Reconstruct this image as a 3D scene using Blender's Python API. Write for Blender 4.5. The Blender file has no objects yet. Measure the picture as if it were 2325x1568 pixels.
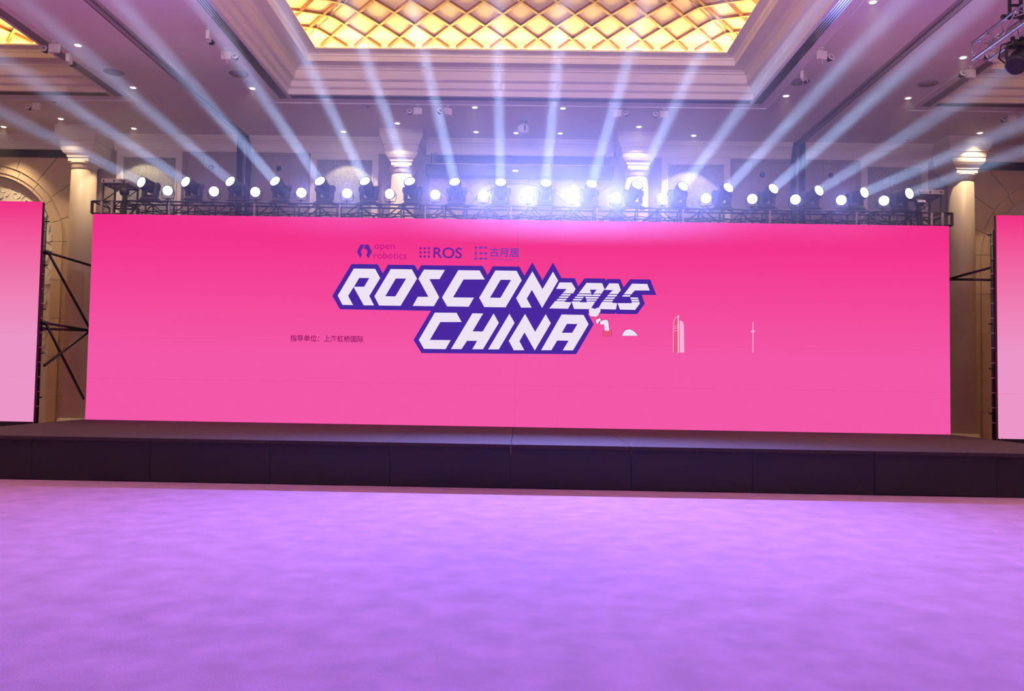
import bpy, bmesh, math, random
from mathutils import Vector, Matrix
from mathutils.geometry import tessellate_polygon

random.seed(7)
scene = bpy.context.scene
COL = scene.collection
R = math.radians

# ------------------------------------------------------------------ camera
F, CX, CY = 1850.0, 1162.5, 784.0            # focal length and centre in pixels of the 2325 x 1568 frame
VX, VY, ROLL = 1185.0, 866.0, 0.0162         # where the hall's long axis vanishes, and the roll of the hand-held camera
CAM = Vector((0.16, 0.0, 1.7))
yc = Vector((VX - CX, -(VY - CY), -F)).normalized()
c_, s_ = math.cos(ROLL), math.sin(ROLL)
xc = Vector((c_, -s_, (c_ * yc.x - s_ * yc.y) / (-yc.z))).normalized()
zc = xc.cross(yc)
ROT = Matrix((xc, yc, zc))                   # camera axes -> world axes
cam_data = bpy.data.cameras.new('camera')
cam_data.sensor_width = 36.0
cam_data.lens = 36.0 * F / 2325.0
cam_data.clip_end = 200
cam = bpy.data.objects.new('camera', cam_data)
cam.matrix_world = Matrix.Translation(CAM) @ ROT.to_4x4()
COL.objects.link(cam)
scene.camera = cam


def P(x, y, Y=None, Z=None):
    """The point at depth Y (or height Z) that the photograph shows at pixel x, y."""
    d = ROT @ Vector((x - CX, -(y - CY), -F))
    t = (Y - CAM.y) / d.y if Y is not None else (Z - CAM.z) / d.z
    return CAM + t * d


# ------------------------------------------------------------------ world, exposure
world = bpy.data.worlds.new('hall_dark')
scene.world = world
world.use_nodes = True
world.node_tree.nodes['Background'].inputs[0].default_value = (0.02, 0.016, 0.02, 1)
world.node_tree.nodes['Background'].inputs[1].default_value = 0.0
scene.view_settings.view_transform = 'Standard'
scene.view_settings.look = 'None'
scene.view_settings.exposure = 0.0
scene.view_settings.gamma = 1.0
scene.view_settings.use_curve_mapping = False
scene.cycles.max_bounces = 5
scene.cycles.diffuse_bounces = 4
scene.cycles.volume_bounces = 0
scene.cycles.adaptive_threshold = 0.03
scene.cycles.sample_clamp_indirect = 4.0

# light levels; front spots and audience downlights are unseen additions
SCREEN_GAIN = 1.0
COVE = 200.0
DOWN = 150.0
BEAM_W = 64.0
WASH_W = 900.0
FRONT_W = 760.0
HAZE = 0.009

# ------------------------------------------------------------------ helpers
def lin(c):
    c = c / 255.0
    return c / 12.92 if c <= 0.04045 else ((c + 0.055) / 1.055) ** 2.4


def rgb(r, g, b):
    return (lin(r), lin(g), lin(b), 1.0)


MATS = {}


def mat(name, col, rough=0.6, metal=0.0, noise=0.0, scale=8.0, bump=0.0, bscale=60.0, detail=4.0, spec=0.5):
    if name in MATS:
        return MATS[name]
    m = bpy.data.materials.new(name)
    m.use_nodes = True
    nt = m.node_tree
    b = nt.nodes['Principled BSDF']
    b.inputs['Base Color'].default_value = (*col[:3], 1)
    b.inputs['Roughness'].default_value = rough
    b.inputs['Metallic'].default_value = metal
    b.inputs['Specular IOR Level'].default_value = spec
    tc = nt.nodes.new('ShaderNodeTexCoord')
    if noise:
        n = nt.nodes.new('ShaderNodeTexNoise')
        n.inputs['Scale'].default_value = scale
        n.inputs['Detail'].default_value = detail
        nt.links.new(tc.outputs['Object'], n.inputs['Vector'])
        r = nt.nodes.new('ShaderNodeValToRGB')
        r.color_ramp.elements[0].position = 0.3
        r.color_ramp.elements[1].position = 0.7
        r.color_ramp.elements[0].color = (*[max(0, v * (1 - noise)) for v in col[:3]], 1)
        r.color_ramp.elements[1].color = (*[min(1, v * (1 + noise)) for v in col[:3]], 1)
        nt.links.new(n.outputs['Fac'], r.inputs['Fac'])
        nt.links.new(r.outputs['Color'], b.inputs['Base Color'])
    if bump:
        n2 = nt.nodes.new('ShaderNodeTexNoise')
        n2.inputs['Scale'].default_value = bscale
        nt.links.new(tc.outputs['Object'], n2.inputs['Vector'])
        bp = nt.nodes.new('ShaderNodeBump')
        bp.inputs['Strength'].default_value = bump
        bp.inputs['Distance'].default_value = 0.01
        nt.links.new(n2.outputs['Fac'], bp.inputs['Height'])
        nt.links.new(bp.outputs['Normal'], b.inputs['Normal'])
    MATS[name] = m
    return m


def emit(name, col, strength=1.0, sampled=False):
    if name in MATS:
        return MATS[name]
    m = bpy.data.materials.new(name)
    m.use_nodes = True
    nt = m.node_tree
    nt.nodes.remove(nt.nodes['Principled BSDF'])
    e = nt.nodes.new('ShaderNodeEmission')
    e.inputs['Color'].default_value = (*col[:3], 1)
    e.inputs['Strength'].default_value = strength
    nt.links.new(e.outputs[0], nt.nodes['Material Output'].inputs['Surface'])
    if not sampled:
        m.cycles.emission_sampling = 'NONE'     # too small to light the hall; still seen and still lit
    MATS[name] = m
    return m


class MB:
    """Collects shapes; build() links them as one mesh object."""

    def __init__(self):
        self.v, self.f, self.s = [], [], []

    def add(self, vs, fs, smooth=False):
        o = len(self.v)
        self.v += [tuple(p) for p in vs]
        self.f += [tuple(i + o for i in f) for f in fs]
        self.s += [smooth] * len(fs)
        return self

    def box(self, x0, x1, y0, y1, z0, z1, M=None):
        vs = [Vector((x, y, z)) for z in (z0, z1) for y in (y0, y1) for x in (x0, x1)]
        if M is not None:
            vs = [M @ v for v in vs]
        return self.add(vs, [(0, 2, 3, 1), (4, 5, 7, 6), (0, 1, 5, 4), (2, 6, 7, 3), (0, 4, 6, 2), (1, 3, 7, 5)])

    def cbox(self, x0, x1, y0, y1, z0, z1, b=0.01, M=None):
        """A box with chamfered upright and level edges."""
        prof = [(x0 + b, y0), (x1 - b, y0), (x1, y0 + b), (x1, y1 - b), (x1 - b, y1), (x0 + b, y1), (x0, y1 - b), (x0, y0 + b)]
        cx, cy = (x0 + x1) / 2, (y0 + y1) / 2
        ins = [(cx + (x - cx) * (1 - 2 * b / max(1e-6, x1 - x0)), cy + (y - cy) * (1 - 2 * b / max(1e-6, y1 - y0))) for x, y in prof]
        rings = [[(x, y, z0) for x, y in ins], [(x, y, z0 + b) for x, y in prof], [(x, y, z1 - b) for x, y in prof], [(x, y, z1) for x, y in ins]]
        vs = [Vector(p) for r in rings for p in r]
        if M is not None:
            vs = [M @ v for v in vs]
        fs = [tuple(range(7, -1, -1)), tuple(range(24, 32))]
        for k in range(3):
            for i in range(8):
                j = (i + 1) % 8
                fs.append((k * 8 + i, k * 8 + j, k * 8 + 8 + j, k * 8 + 8 + i))
        return self.add(vs, fs)

    def tube(self, a, b, r, n=8, r2=None, smooth=True, cap=True):
        a, b = Vector(a), Vector(b)
        d = (b - a).normalized()
        u = d.orthogonal().normalized()
        w = d.cross(u)
        r2 = r if r2 is None else r2
        vs = []
        for p, q in ((a, r), (b, r2)):
            for k in range(n):
                t = 2 * math.pi * k / n
                vs.append(p + q * (math.cos(t) * u + math.sin(t) * w))
        o = len(self.v)
        self.add(vs, [(k, (k + 1) % n, n + (k + 1) % n, n + k) for k in range(n)], smooth)
        if cap:
            self.f += [tuple(o + k for k in range(n - 1, -1, -1)), tuple(o + n + k for k in range(n))]
            self.s += [False, False]
        return self

    def lathe(self, prof, n=32, M=None, smooth=True, cap=True):
        """prof: (radius, z) pairs, turned about z."""
        vs = []
        for r, z in prof:
            for k in range(n):
                t = 2 * math.pi * k / n
                v = Vector((r * math.cos(t), r * math.sin(t), z))
                vs.append(M @ v if M is not None else v)
        fs = []
        for i in range(len(prof) - 1):
            for k in range(n):
                fs.append((i * n + k, i * n + (k + 1) % n, (i + 1) * n + (k + 1) % n, (i + 1) * n + k))
        o = len(self.v)
        self.add(vs, fs, smooth)
        if cap:
            m = (len(prof) - 1) * n
            self.f += [tuple(o + k for k in range(n - 1, -1, -1)), tuple(o + m + k for k in range(n))]
            self.s += [False, False]
        return self

    def prism(self, poly, y0, y1):
        """poly in (x, z), from depth y0 to y1; may be concave."""
        n = len(poly)
        vs = [(x, y0, z) for x, z in poly] + [(x, y1, z) for x, z in poly]
        return self.add(vs, [tuple(range(n)), tuple(range(2 * n - 1, n - 1, -1))] + [(i, n + i, n + (i + 1) % n, (i + 1) % n) for i in range(n)])

    def path(self, pts, r, n=6, taper=None):
        """A round bar along points."""
        pts = [Vector(p) for p in pts]
        vs, m = [], len(pts)
        for i, p in enumerate(pts):
            d = (pts[min(i + 1, m - 1)] - pts[max(i - 1, 0)]).normalized()
            u = d.cross(Vector((0.13, 0.31, 0.94))).normalized()
            w = d.cross(u)
            q = r * (taper[i] if taper else 1)
            for k in range(n):
                t = 2 * math.pi * k / n
                vs.append(p + q * (math.cos(t) * u + math.sin(t) * w))
        fs = [(i * n + k, i * n + (k + 1) % n, (i + 1) * n + (k + 1) % n, (i + 1) * n + k) for i in range(m - 1) for k in range(n)]
        fs += [tuple(range(n - 1, -1, -1)), tuple((m - 1) * n + k for k in range(n))]
        return self.add(vs, fs, True)

    def mesh(self, name, m):
        me = bpy.data.meshes.new(name)
        me.from_pydata(self.v, [], self.f)
        me.polygons.foreach_set('use_smooth', self.s)
        if m is not None:
            me.materials.append(m)
        bm = bmesh.new()
        bm.from_mesh(me)
        bmesh.ops.recalc_face_normals(bm, faces=bm.faces)
        bm.to_mesh(me)
        bm.free()
        return me

    def build(self, name, m, parent=None):
        return link(name, self.mesh(name, m), parent)


def link(name, me, parent=None, loc=None, rot=None):
    o = bpy.data.objects.new(name, me)
    COL.objects.link(o)
    if parent is not None:
        o.parent = parent
    if loc is not None:
        o.location = loc
    if rot is not None:
        o.rotation_euler = rot
    return o


def empty(name, loc=(0, 0, 0), rz=0.0):
    o = bpy.data.objects.new(name, None)
    o.empty_display_size = 0.1
    COL.objects.link(o)
    o.location = loc
    o.rotation_euler = (0, 0, rz)
    return o


def tag(o, label=None, cat=None, group=None, kind=None):
    if label:
        o['label'] = label
    if cat:
        o['category'] = cat
    if group:
        o['group'] = group
    if kind:
        o['kind'] = kind
    return o


def struct(o, label, cat=None):
    return tag(o, label, cat, kind='structure')


ORD = ['first', 'second', 'third', 'fourth', 'fifth', 'sixth', 'seventh', 'eighth', 'ninth', 'tenth', 'eleventh', 'twelfth', 'thirteenth', 'fourteenth', 'fifteenth', 'sixteenth', 'seventeenth', 'eighteenth', 'nineteenth']

# ------------------------------------------------------------------ materials
M_CEIL = mat('ceiling_plaster', (0.82, 0.77, 0.80), 0.75, noise=0.02, scale=1.5)
M_MOULD = mat('cream_moulding', (0.88, 0.82, 0.74), 0.55, noise=0.02, scale=3)
M_WALL = mat('taupe_wallpaper', (0.37, 0.30, 0.29), 0.8, noise=0.05, scale=30)
M_FRAME = mat('white_painted_frame', (0.82, 0.77, 0.74), 0.5)
M_STONE = mat('sand_stone', (0.70, 0.54, 0.36), 0.5, noise=0.07, scale=2.2, bump=0.05)
M_COLUMN = mat('cream_column_plaster', (0.72, 0.60, 0.45), 0.5, noise=0.03, scale=2)
M_DARK = mat('recess_shade', (0.012, 0.012, 0.03), 0.8)
M_BLACK = mat('black_metal', (0.012, 0.012, 0.015), 0.42)
M_BLACKP = mat('black_plastic', (0.02, 0.02, 0.024), 0.5)
M_TRUSS = mat('black_truss_paint', (0.035, 0.033, 0.038), 0.38, metal=0.4, noise=0.4, scale=25)
M_STEEL = mat('worn_steel', (0.42, 0.37, 0.36), 0.45, metal=0.3, noise=0.2, scale=20)
M_SILVER = mat('silver_aluminium', (0.62, 0.60, 0.62), 0.3, metal=0.9)
M_WHITE = mat('white_enamel', (0.86, 0.82, 0.80), 0.4)
M_GOLD = mat('gold_brown_rib', (0.20, 0.075, 0.04), 0.4)
M_PANEL = mat('cream_vault_panel', (0.92, 0.77, 0.58), 0.36, spec=0.8, noise=0.03, scale=2)
M_RELIEF = mat('cream_relief', (0.78, 0.70, 0.58), 0.6)
M_CARPET = mat('mauve_carpet', (0.58, 0.28, 0.52), 0.95, noise=0.12, scale=3, bump=0.3)
M_STAGE = mat('dark_stage_carpet', (0.05, 0.03, 0.04), 0.9, noise=0.2, scale=20)
M_GRILLE = mat('grey_grille', (0.42, 0.38, 0.42), 0.6)
M_SLOT = mat('black_slot', (0.01, 0.01, 0.02), 0.7)
M_JAMB = mat('airwall_jamb', (0.05, 0.045, 0.09), 0.5)


def fabric(name, col, scale):
    m = mat(name, col, 0.9)
    nt = m.node_tree
    b = nt.nodes['Principled BSDF']
    tc = nt.nodes['Texture Coordinate'] if 'Texture Coordinate' in nt.nodes else nt.nodes.new('ShaderNodeTexCoord')
    out = None
    for d in ('X', 'Z'):
        w = nt.nodes.new('ShaderNodeTexWave')
        w.bands_direction = d
        w.inputs['Scale'].default_value = scale
        w.inputs['Distortion'].default_value = 0.6
        nt.links.new(tc.outputs['Object'], w.inputs['Vector'])
        if out is None:
            out = w
        else:
            mx = nt.nodes.new('ShaderNodeMath')
            mx.operation = 'MULTIPLY'
            nt.links.new(out.outputs['Fac'], mx.inputs[0])
            nt.links.new(w.outputs['Fac'], mx.inputs[1])
            r = nt.nodes.new('ShaderNodeValToRGB')
            r.color_ramp.elements[0].color = (*[v * 0.92 for v in col[:3]], 1)
            r.color_ramp.elements[1].color = (*[min(1, v * 1.08) for v in col[:3]], 1)
            nt.links.new(mx.outputs[0], r.inputs['Fac'])
            nt.links.new(r.outputs['Color'], b.inputs['Base Color'])
    return m


M_FABRIC = fabric('taupe_acoustic_fabric', (0.40, 0.33, 0.32), 18)
M_DAMASK = mat('grey_damask', (0.30, 0.31, 0.31), 0.6, noise=0.35, scale=34, detail=1)

# ------------------------------------------------------------------ hall dimensions (m)
ZC = 8.55                 # ceiling
YW = 23.0                 # back wall
XS = 23.0                 # side walls
YB = -6.0                 # wall behind the camera
TRK = 6.1                 # half-width of the lighting track round the middle coffer
YT = 19.95                # far run of the tracks
RX, RY = 5.60, 19.35      # edge of the coffer opening
YN = 6.9                  # near edge of the coffers
SLOT_X = 7.86             # folding-wall tracks

# coffer openings: x0, x1
COF = {'mid': (-RX, RX), 'left': (-9.55 - 0.5 - 11.2, -9.55 - 0.5), 'right': (9.55 + 0.5, 9.55 + 0.5 + 11.2)}

# ------------------------------------------------------------------ floor, ceiling, walls
o = MB().box(-XS, XS, YB, YW + 0.5, -0.2, 0.0).build('floor', M_CARPET)
struct(o, 'mauve carpeted floor of the ballroom', 'floor')

xs = sorted([-XS, XS, -SLOT_X - 0.13, -SLOT_X + 0.13, SLOT_X - 0.13, SLOT_X + 0.13] + [v for a in COF.values() for v in a])
ys = [YB, YN, RY, YW + 0.5]
mb = MB()
for i in range(len(xs) - 1):
    for j in range(3):
        xm, ym = (xs[i] + xs[i + 1]) / 2, (ys[j] + ys[j + 1]) / 2
        if any(a < xm < b and YN < ym < RY for a, b in COF.values()):
            continue
        if abs(abs(xm) - SLOT_X) < 0.13:
            continue
        mb.add([(xs[i], ys[j], ZC), (xs[i + 1], ys[j], ZC), (xs[i + 1], ys[j + 1], ZC), (xs[i], ys[j + 1], ZC)], [(0, 3, 2, 1)])
ceiling = mb.build('ceiling', M_CEIL)
struct(ceiling, 'flat plaster ceiling lit pink and violet', 'ceiling')
for s in (-1, 1):
    for a, b in ((-0.13, -0.03), (0.03, 0.13)):
        MB().box(s * SLOT_X + a, s * SLOT_X + b, YB, YW, ZC + 0.012, ZC + 0.10).build('track_flange', M_GRILLE, ceiling)
    MB().box(s * SLOT_X - 0.03, s * SLOT_X + 0.03, YB, YW, ZC + 0.09, ZC + 0.12).build('track_slot', M_SLOT, ceiling)

for nm, args in {'wall_left': (-XS - 0.2, -XS, YB, YW + 0.5, 0, ZC + 2.2), 'wall_right': (XS, XS + 0.2, YB, YW + 0.5, 0, ZC + 2.2),
                 'wall_front': (-XS, XS, YB - 0.2, YB, 0, ZC + 2.2)}.items():
    o = MB().box(*args).build(nm, M_WALL)
    struct(o, {'wall_left': 'taupe side wall beyond the first folding wall', 'wall_right': 'taupe side wall beyond the second folding wall',
               'wall_front': 'taupe wall opposite the stage'}[nm], 'wall')

# ------------------------------------------------------------------ back wall with arched bays
AZ, ARI, ARO = 5.47, 1.89, 2.20           # arch springing, inner and outer radius
ACX = (-15.2, 0.0, 15.2)
BAY = 2.56                                # half-width of an arched bay
mb = MB()
edges = [-XS] + [v for a in ACX for v in (a - ARI, a + ARI)] + [XS]
for k in range(0, len(edges), 2):
    mb.box(edges[k], edges[k + 1], YW, YW + 0.5, 0, ZC)
for a in ACX:                             # wall above each arch opening
    poly = [(a - ARI, ZC), (a - ARI, AZ)] + [(a - ARI * math.cos(math.pi * t / 24), AZ + ARI * math.sin(math.pi * t / 24)) for t in range(1, 24)] + [(a + ARI, AZ), (a + ARI, ZC)]
    for t in range(24):
        p0 = (a - ARI * math.cos(math.pi * t / 24), AZ + ARI * math.sin(math.pi * t / 24))
        p1 = (a - ARI * math.cos(math.pi * (t + 1) / 24), AZ + ARI * math.sin(math.pi * (t + 1) / 24))
        mb.prism([p0, p1, (p1[0], ZC), (p0[0], ZC)], YW, YW + 0.5)
wall = mb.build('wall_back', M_WALL)
struct(wall, 'taupe back wall behind the lighting truss with columns and arches', 'wall')

# arches: ring stones, jamb stones, spandrel stones, carved infill
def arc_pt(a, r, t):
    return (a + r * math.cos(t), AZ + r * math.sin(t))


def spiral(cx, cz, r0, turns, start, d=1, n=26, grow=0.12):
    pts = []
    for i in range(n):
        u = i / (n - 1)
        t = start + d * turns * 2 * math.pi * u
        r = r0 * (grow + (1 - grow) * u)
        pts.append((cx + r * math.cos(t), cz + r * math.sin(t)))
    return pts


def leaf_poly(x, z, L, w, ang):
    base = [(0, 0), (.15, .35), (.35, .5), (.42, .36), (.6, .46), (.7, .28), (.85, .22), (1, 0), (.85, -.2), (.7, -.28), (.58, -.46), (.42, -.34), (.33, -.5), (.15, -.32)]
    ca, sa = math.cos(ang), math.sin(ang)
    return [(x + L * p * ca - w * q * sa, z + L * p * sa + w * q * ca) for p, q in base]


PELM = ZC - 0.66
for ai, a in enumerate(ACX):
    root = empty('stone_arch', (a, YW, 0))
    lab = ['sandy stone arch with carved infill beside the column at the left edge', 'round arch behind the stage lamps between the two middle columns',
           'sandy stone arch with carved infill beside the column at the right edge'][ai]
    tag(root, lab, 'arch', 'arches in the back wall')
    inv = Matrix.Translation((-a, -YW, 0))

    def part(mb, name, m, par=root):
        mb.v = [tuple(inv @ Vector(v)) for v in mb.v]
        return mb.build(name, m, par)
    N = 11
    g = 0.004
    for k in range(N):
        t0, t1 = math.pi * k / N + g, math.pi * (k + 1) / N - g
        sub = 4
        mb = MB()
        for lo, hi, yf in ((ARI, ARI + 0.10, YW - 0.045), (ARI + 0.10, ARI + 0.30, YW - 0.07), (ARI + 0.30, ARO, YW - 0.10)):
            for q in range(sub):
                u0, u1 = t0 + (t1 - t0) * q / sub, t0 + (t1 - t0) * (q + 1) / sub
                mb.prism([arc_pt(a, lo, u0), arc_pt(a, hi, u0), arc_pt(a, hi, u1), arc_pt(a, lo, u1)], yf, YW)
        part(mb, 'voussoir', M_STONE)
    for s in (-1, 1):                      # jambs
        for k in range(5):
            z1, z0 = AZ - k * 1.1 - g, max(0, AZ - (k + 1) * 1.1 + g)
            if z1 <= z0:
                continue
            mb = MB()
            for lo, hi, yf in ((ARI, ARI + 0.10, YW - 0.045), (ARI + 0.10, ARI + 0.30, YW - 0.07), (ARI + 0.30, ARO, YW - 0.10)):
                x0, x1 = sorted((a + s * lo, a + s * hi))
                mb.box(x0, x1, yf, YW, z0, z1)
            part(mb, 'jamb_stone', M_STONE)
            x0, x1 = sorted((a + s * ARO, a + s * BAY))
            part(MB().box(x0, x1, YW - 0.035, YW, z0, z1), 'pier_stone', M_STONE)
    # spandrel stones: wedges from the ring out to the bay's rectangle
    top = PELM
    angs = [0, 0.30, 0.62, 0.90, 1.22, math.pi / 2]
    for s in (-1, 1):
        for k in range(5):
            def edge(t):
                dx, dz = math.cos(t), math.sin(t)
                h = min(BAY / dx if dx > 1e-6 else 9e9, (top - AZ) / dz if dz > 1e-6 else 9e9)
                return dx * h, dz * h
            t0, t1 = angs[k] + 0.004, angs[k + 1] - 0.004
            ring = [(ARO * math.cos(t0 + (t1 - t0) * q / 5), ARO * math.sin(t0 + (t1 - t0) * q / 5)) for q in range(6)]
            e0, e1 = edge(t0), edge(t1)
            far = [e1]
            if abs(e0[0] - BAY) < 1e-6 and abs(e1[0] - BAY) > 1e-6:
                far.append((BAY, top - AZ))
            far.append(e0)
            if top - AZ < ARO:
                continue
            poly = [(a + s * x, AZ + z) for x, z in ring + far]
            part(MB().prism(poly, YW - 0.035, YW), 'spandrel_stone', M_STONE)
    inf = part(MB().prism([(a - ARI + .01, 0), (a + ARI - .01, 0)] + [arc_pt(a, ARI - .01, math.pi * t / 20) for t in range(0, 21)], YW + 0.12, YW + 0.2), 'infill_panel', M_RELIEF)
    yr = YW + 0.125
    for s in (-1, 1):                      # carved scrolls and leaves up both sides and under the crown
        for k in range(7):
            z = 2.2 + k * 0.62
            x = a + s * (ARI - 0.30)
            if z > AZ:
                t = (z - AZ) / ARI
                if t > 0.9:
                    continue
                x = a + s * (ARI * math.sqrt(1 - t * t) - 0.34)
            pts = spiral(x, z, 0.24, 1.25, s * 0.6 + k, 1 if k % 2 else -1)
            part(MB().path([(p, yr, q) for p, q in pts], 0.024, taper=[0.5 + 0.6 * i / 25 for i in range(26)]), 'carved_scroll', M_RELIEF, inf)
            mb = MB()
            for j in range(4):
                mb.prism(leaf_poly(x + s * 0.02, z + 0.22, 0.27, 0.13, math.pi / 2 + (j - 1.5) * 0.55 + s * 0.5 * (-1) ** k), yr - 0.035 + 0.006 * j, yr)
            part(mb, 'carved_leaf', M_RELIEF, inf)
        for k in range(4):
            t = math.pi / 2 - s * (0.22 + 0.24 * k)
            x, z = arc_pt(a, ARI - 0.36, t)
            pts = spiral(x, z, 0.2, 1.2, k, 1 if k % 2 else -1)
            part(MB().path([(p, yr, q) for p, q in pts], 0.02), 'carved_scroll', M_RELIEF, inf)
            part(MB().prism(leaf_poly(x, z - 0.1, 0.36, 0.17, t + 2.4 + k), yr - 0.03, yr), 'carved_leaf', M_RELIEF, inf)
    # pelmet pocket under the cornice: solid strip, the recess's shade put into its colour
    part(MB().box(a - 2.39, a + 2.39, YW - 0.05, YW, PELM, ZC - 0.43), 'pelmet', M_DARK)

# cornice in runs between the columns
COLX = (-12.2, -3.25, 3.25, 12.2)
CORN = [(0.26, 0), (0.26, -0.05), (0.23, -0.06), (0.22, -0.10), (0.17, -0.14), (0.155, -0.15), (0.155, -0.17), (0.13, -0.19), (0.10, -0.28), (0.08, -0.37), (0.08, -0.40), (0.06, -0.41), (0.06, -0.43), (0, -0.43)]
runs = [(-XS, -12.78), (-11.62, -SLOT_X - 0.17), (-SLOT_X + 0.17, -3.83), (-2.67, 2.67), (3.83, SLOT_X - 0.17), (SLOT_X + 0.17, 11.62), (12.78, XS)]
for k, (x0, x1) in enumerate(runs):
    n = len(CORN)
    vs = [(x, YW - q, ZC + z) for x in (x0, x1) for q, z in CORN] + [(x0, YW, ZC), (x1, YW, ZC)]
    fs = [(i, i + 1, n + i + 1, n + i) for i in range(n - 1)] + [tuple(range(n)) + (2 * n,), tuple(range(n, 2 * n)) + (2 * n + 1,)]
    o = MB().add(vs, fs).build('trim_%d' % (k + 1), M_MOULD)
    struct(o, ['cream crown moulding at the left edge beyond the outer column', 'cream crown moulding from left outer column to folding wall', 'cream crown moulding from left folding wall to middle column',
               'cream crown moulding between the two middle columns', 'cream crown moulding from middle column to right folding wall', 'cream crown moulding from right folding wall to outer column',
               'cream crown moulding at the right edge beyond the outer column'][k], 'moulding')

# columns with broad square capitals
CAP = [(0.60, 0), (0.60, -0.06), (0.575, -0.07), (0.575, -0.10), (0.59, -0.12), (0.585, -0.19), (0.56, -0.27), (0.53, -0.33), (0.505, -0.37), (0.505, -0.40), (0.475, -0.42), (0.465, -0.45), (0.465, -0.55),
       (0.445, -0.56), (0.445, -0.60), (0.455, -0.62), (0.44, -0.68), (0.39, -0.75), (0.33, -0.80), (0.315, -0.82), (0.315, -0.86), (0.285, -0.87), (0.285, -0.97)]
for k, cx in enumerate(COLX):
    root = empty('column', (cx, 22.45, 0))
    tag(root, ['cream column at the left edge in front of the arch', 'cream column behind the moving heads left of the bare middle bay', 'cream column lost in glare right of the bare middle bay', 'cream column at the right edge in front of the arch'][k],
        'column', 'round columns along the back wall', 'structure')
    n = len(CAP)
    vs = []
    for hw, z in CAP:
        yf = 22.30 - 0.62 * hw
        vs += [(-hw, yf - 22.45, ZC + z), (hw, yf - 22.45, ZC + z), (hw, YW - 22.45, ZC + z), (-hw, YW - 22.45, ZC + z)]
    fs = [(4 * i + j, 4 * i + (j + 1) % 4, 4 * i + 4 + (j + 1) % 4, 4 * i + 4 + j) for i in range(n - 1) for j in range(4)]
    fs += [(0, 1, 2, 3), tuple(4 * (n - 1) + j for j in range(4))]
    MB().add(vs, fs).build('capital', M_MOULD, root)
    zt = ZC - 0.97
    MB().lathe([(0.30, zt), (0.37, zt - 0.01), (0.385, zt - 0.035), (0.37, zt - 0.06), (0.355, zt - 0.065), (0.35, zt - 0.10), (0.335, zt - 0.16), (0.325, zt - 0.22)], 40).build('neck_ring', M_COLUMN, root)
    MB().lathe([(0.325, zt - 0.2), (0.34, zt - 2.2), (0.35, 0.5)], 40).build('shaft', M_COLUMN, root)
    MB().lathe([(0.35, 0.5), (0.42, 0.46), (0.42, 0.36), (0.46, 0.3), (0.46, 0.0)], 40).build('plinth', M_COLUMN, root)

# framed damask panels and fabric panels
names = {(-1, 'o'): 'beside the left outer column', (-1, 'i'): 'beside the left middle column', (1, 'i'): 'beside the right middle column', (1, 'o'): 'beside the right outer column'}
for s in (-1, 1):
    for key, c, hw in (('i', 5.0, 0.97), ('o', 10.6, 0.94)):
        x = s * c
        root = empty('wall_panel', (x, YW, 0))
        tag(root, 'white framed panel of grey damask ' + names[(s, key)], 'wall panel', 'damask panels on the back wall')
        zt = ZC - 0.43
        iw = hw - 0.18
        for nm, q in (('stile', (-hw, -iw, 1.0, zt)), ('stile', (iw, hw, 1.0, zt)), ('rail', (-iw, iw, zt - 0.19, zt)), ('rail', (-iw, iw, 0.8, 1.0))):
            mb = MB().box(q[0], q[1], -0.07, 0, q[2], q[3])
            if nm == 'stile':
                xi = q[1] if q[0] < 0 else q[0]
                d = -0.04 if q[0] < 0 else 0.04
                mb.box(min(xi + d * .2, xi + d), max(xi + d * .2, xi + d), -0.085, -0.07, 1.0, q[3] - 0.15)
            else:
                mb.box(q[0] - .03, q[1] + .03, -0.085, -0.07, q[2] + 0.008, q[2] + 0.04)
            mb.build(nm, M_FRAME, root)
        MB().box(-iw, iw, -0.02, 0, 1.0, zt - 0.19).build('damask_insert', M_DAMASK, root)
    for key, x0, x1, dx in (('i', 6.03, SLOT_X - 0.2, 6.89), ('o', SLOT_X + 0.2, 9.6, 8.82)):
        xa, xb = sorted((s * x0, s * x1))
        root = empty('fabric_panel', ((xa + xb) / 2, YW, 0))
        tag(root, 'taupe fabric wall panel ' + ('between folding wall and damask panel ' if key == 'i' else 'on the outer side of the folding wall, ') + ('left of the lamps' if s < 0 else 'right of the lamps'), 'wall panel', 'fabric panels on the back wall')
        hw = (xb - xa) / 2
        zt = ZC - 0.43
        MB().box(-hw, hw, -0.03, 0, zt - 0.10, zt).build('rail', M_WALL, root)
        for q in (-1, 1):
            MB().box(*sorted((q * hw, q * (hw - 0.06))), -0.03, 0, 0.8, zt - 0.10).build('stile', M_WALL, root)
        n = 3
        w = (2 * hw - 0.12) / n
        for i in range(n):
            MB().cbox(-hw + 0.06 + i * w + .002, -hw + 0.06 + (i + 1) * w - .002, -0.022, 0, 0.8, zt - 0.108, b=0.004).build('fabric_board', M_FABRIC, root)
        p = (s * dx, YW - 0.03, 7.67)
        r2 = empty('dome_camera', p)
        tag(r2, 'small dark wall dome on the fabric panel ' + ('nearer the middle, ' if key == 'i' else 'nearer the outer column, ') + ('left of the lamps' if s < 0 else 'right of the lamps'), 'camera', 'dark domes on the fabric panels')
        Mx = Matrix.Rotation(R(90), 4, 'X')
        MB().lathe([(0.075, 0), (0.075, 0.02), (0.06, 0.03)], 20, Mx).build('mount_plate', M_BLACK, r2)
        MB().lathe([(0.062 * math.cos(t), 0.03 + 0.062 * math.sin(t)) for t in [i * math.pi / 12 for i in range(6)]] + [(0.002, 0.092)], 20, Mx).build('dome', mat('dome_glass', (0.02, 0.025, 0.06), 0.1), r2)

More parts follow.
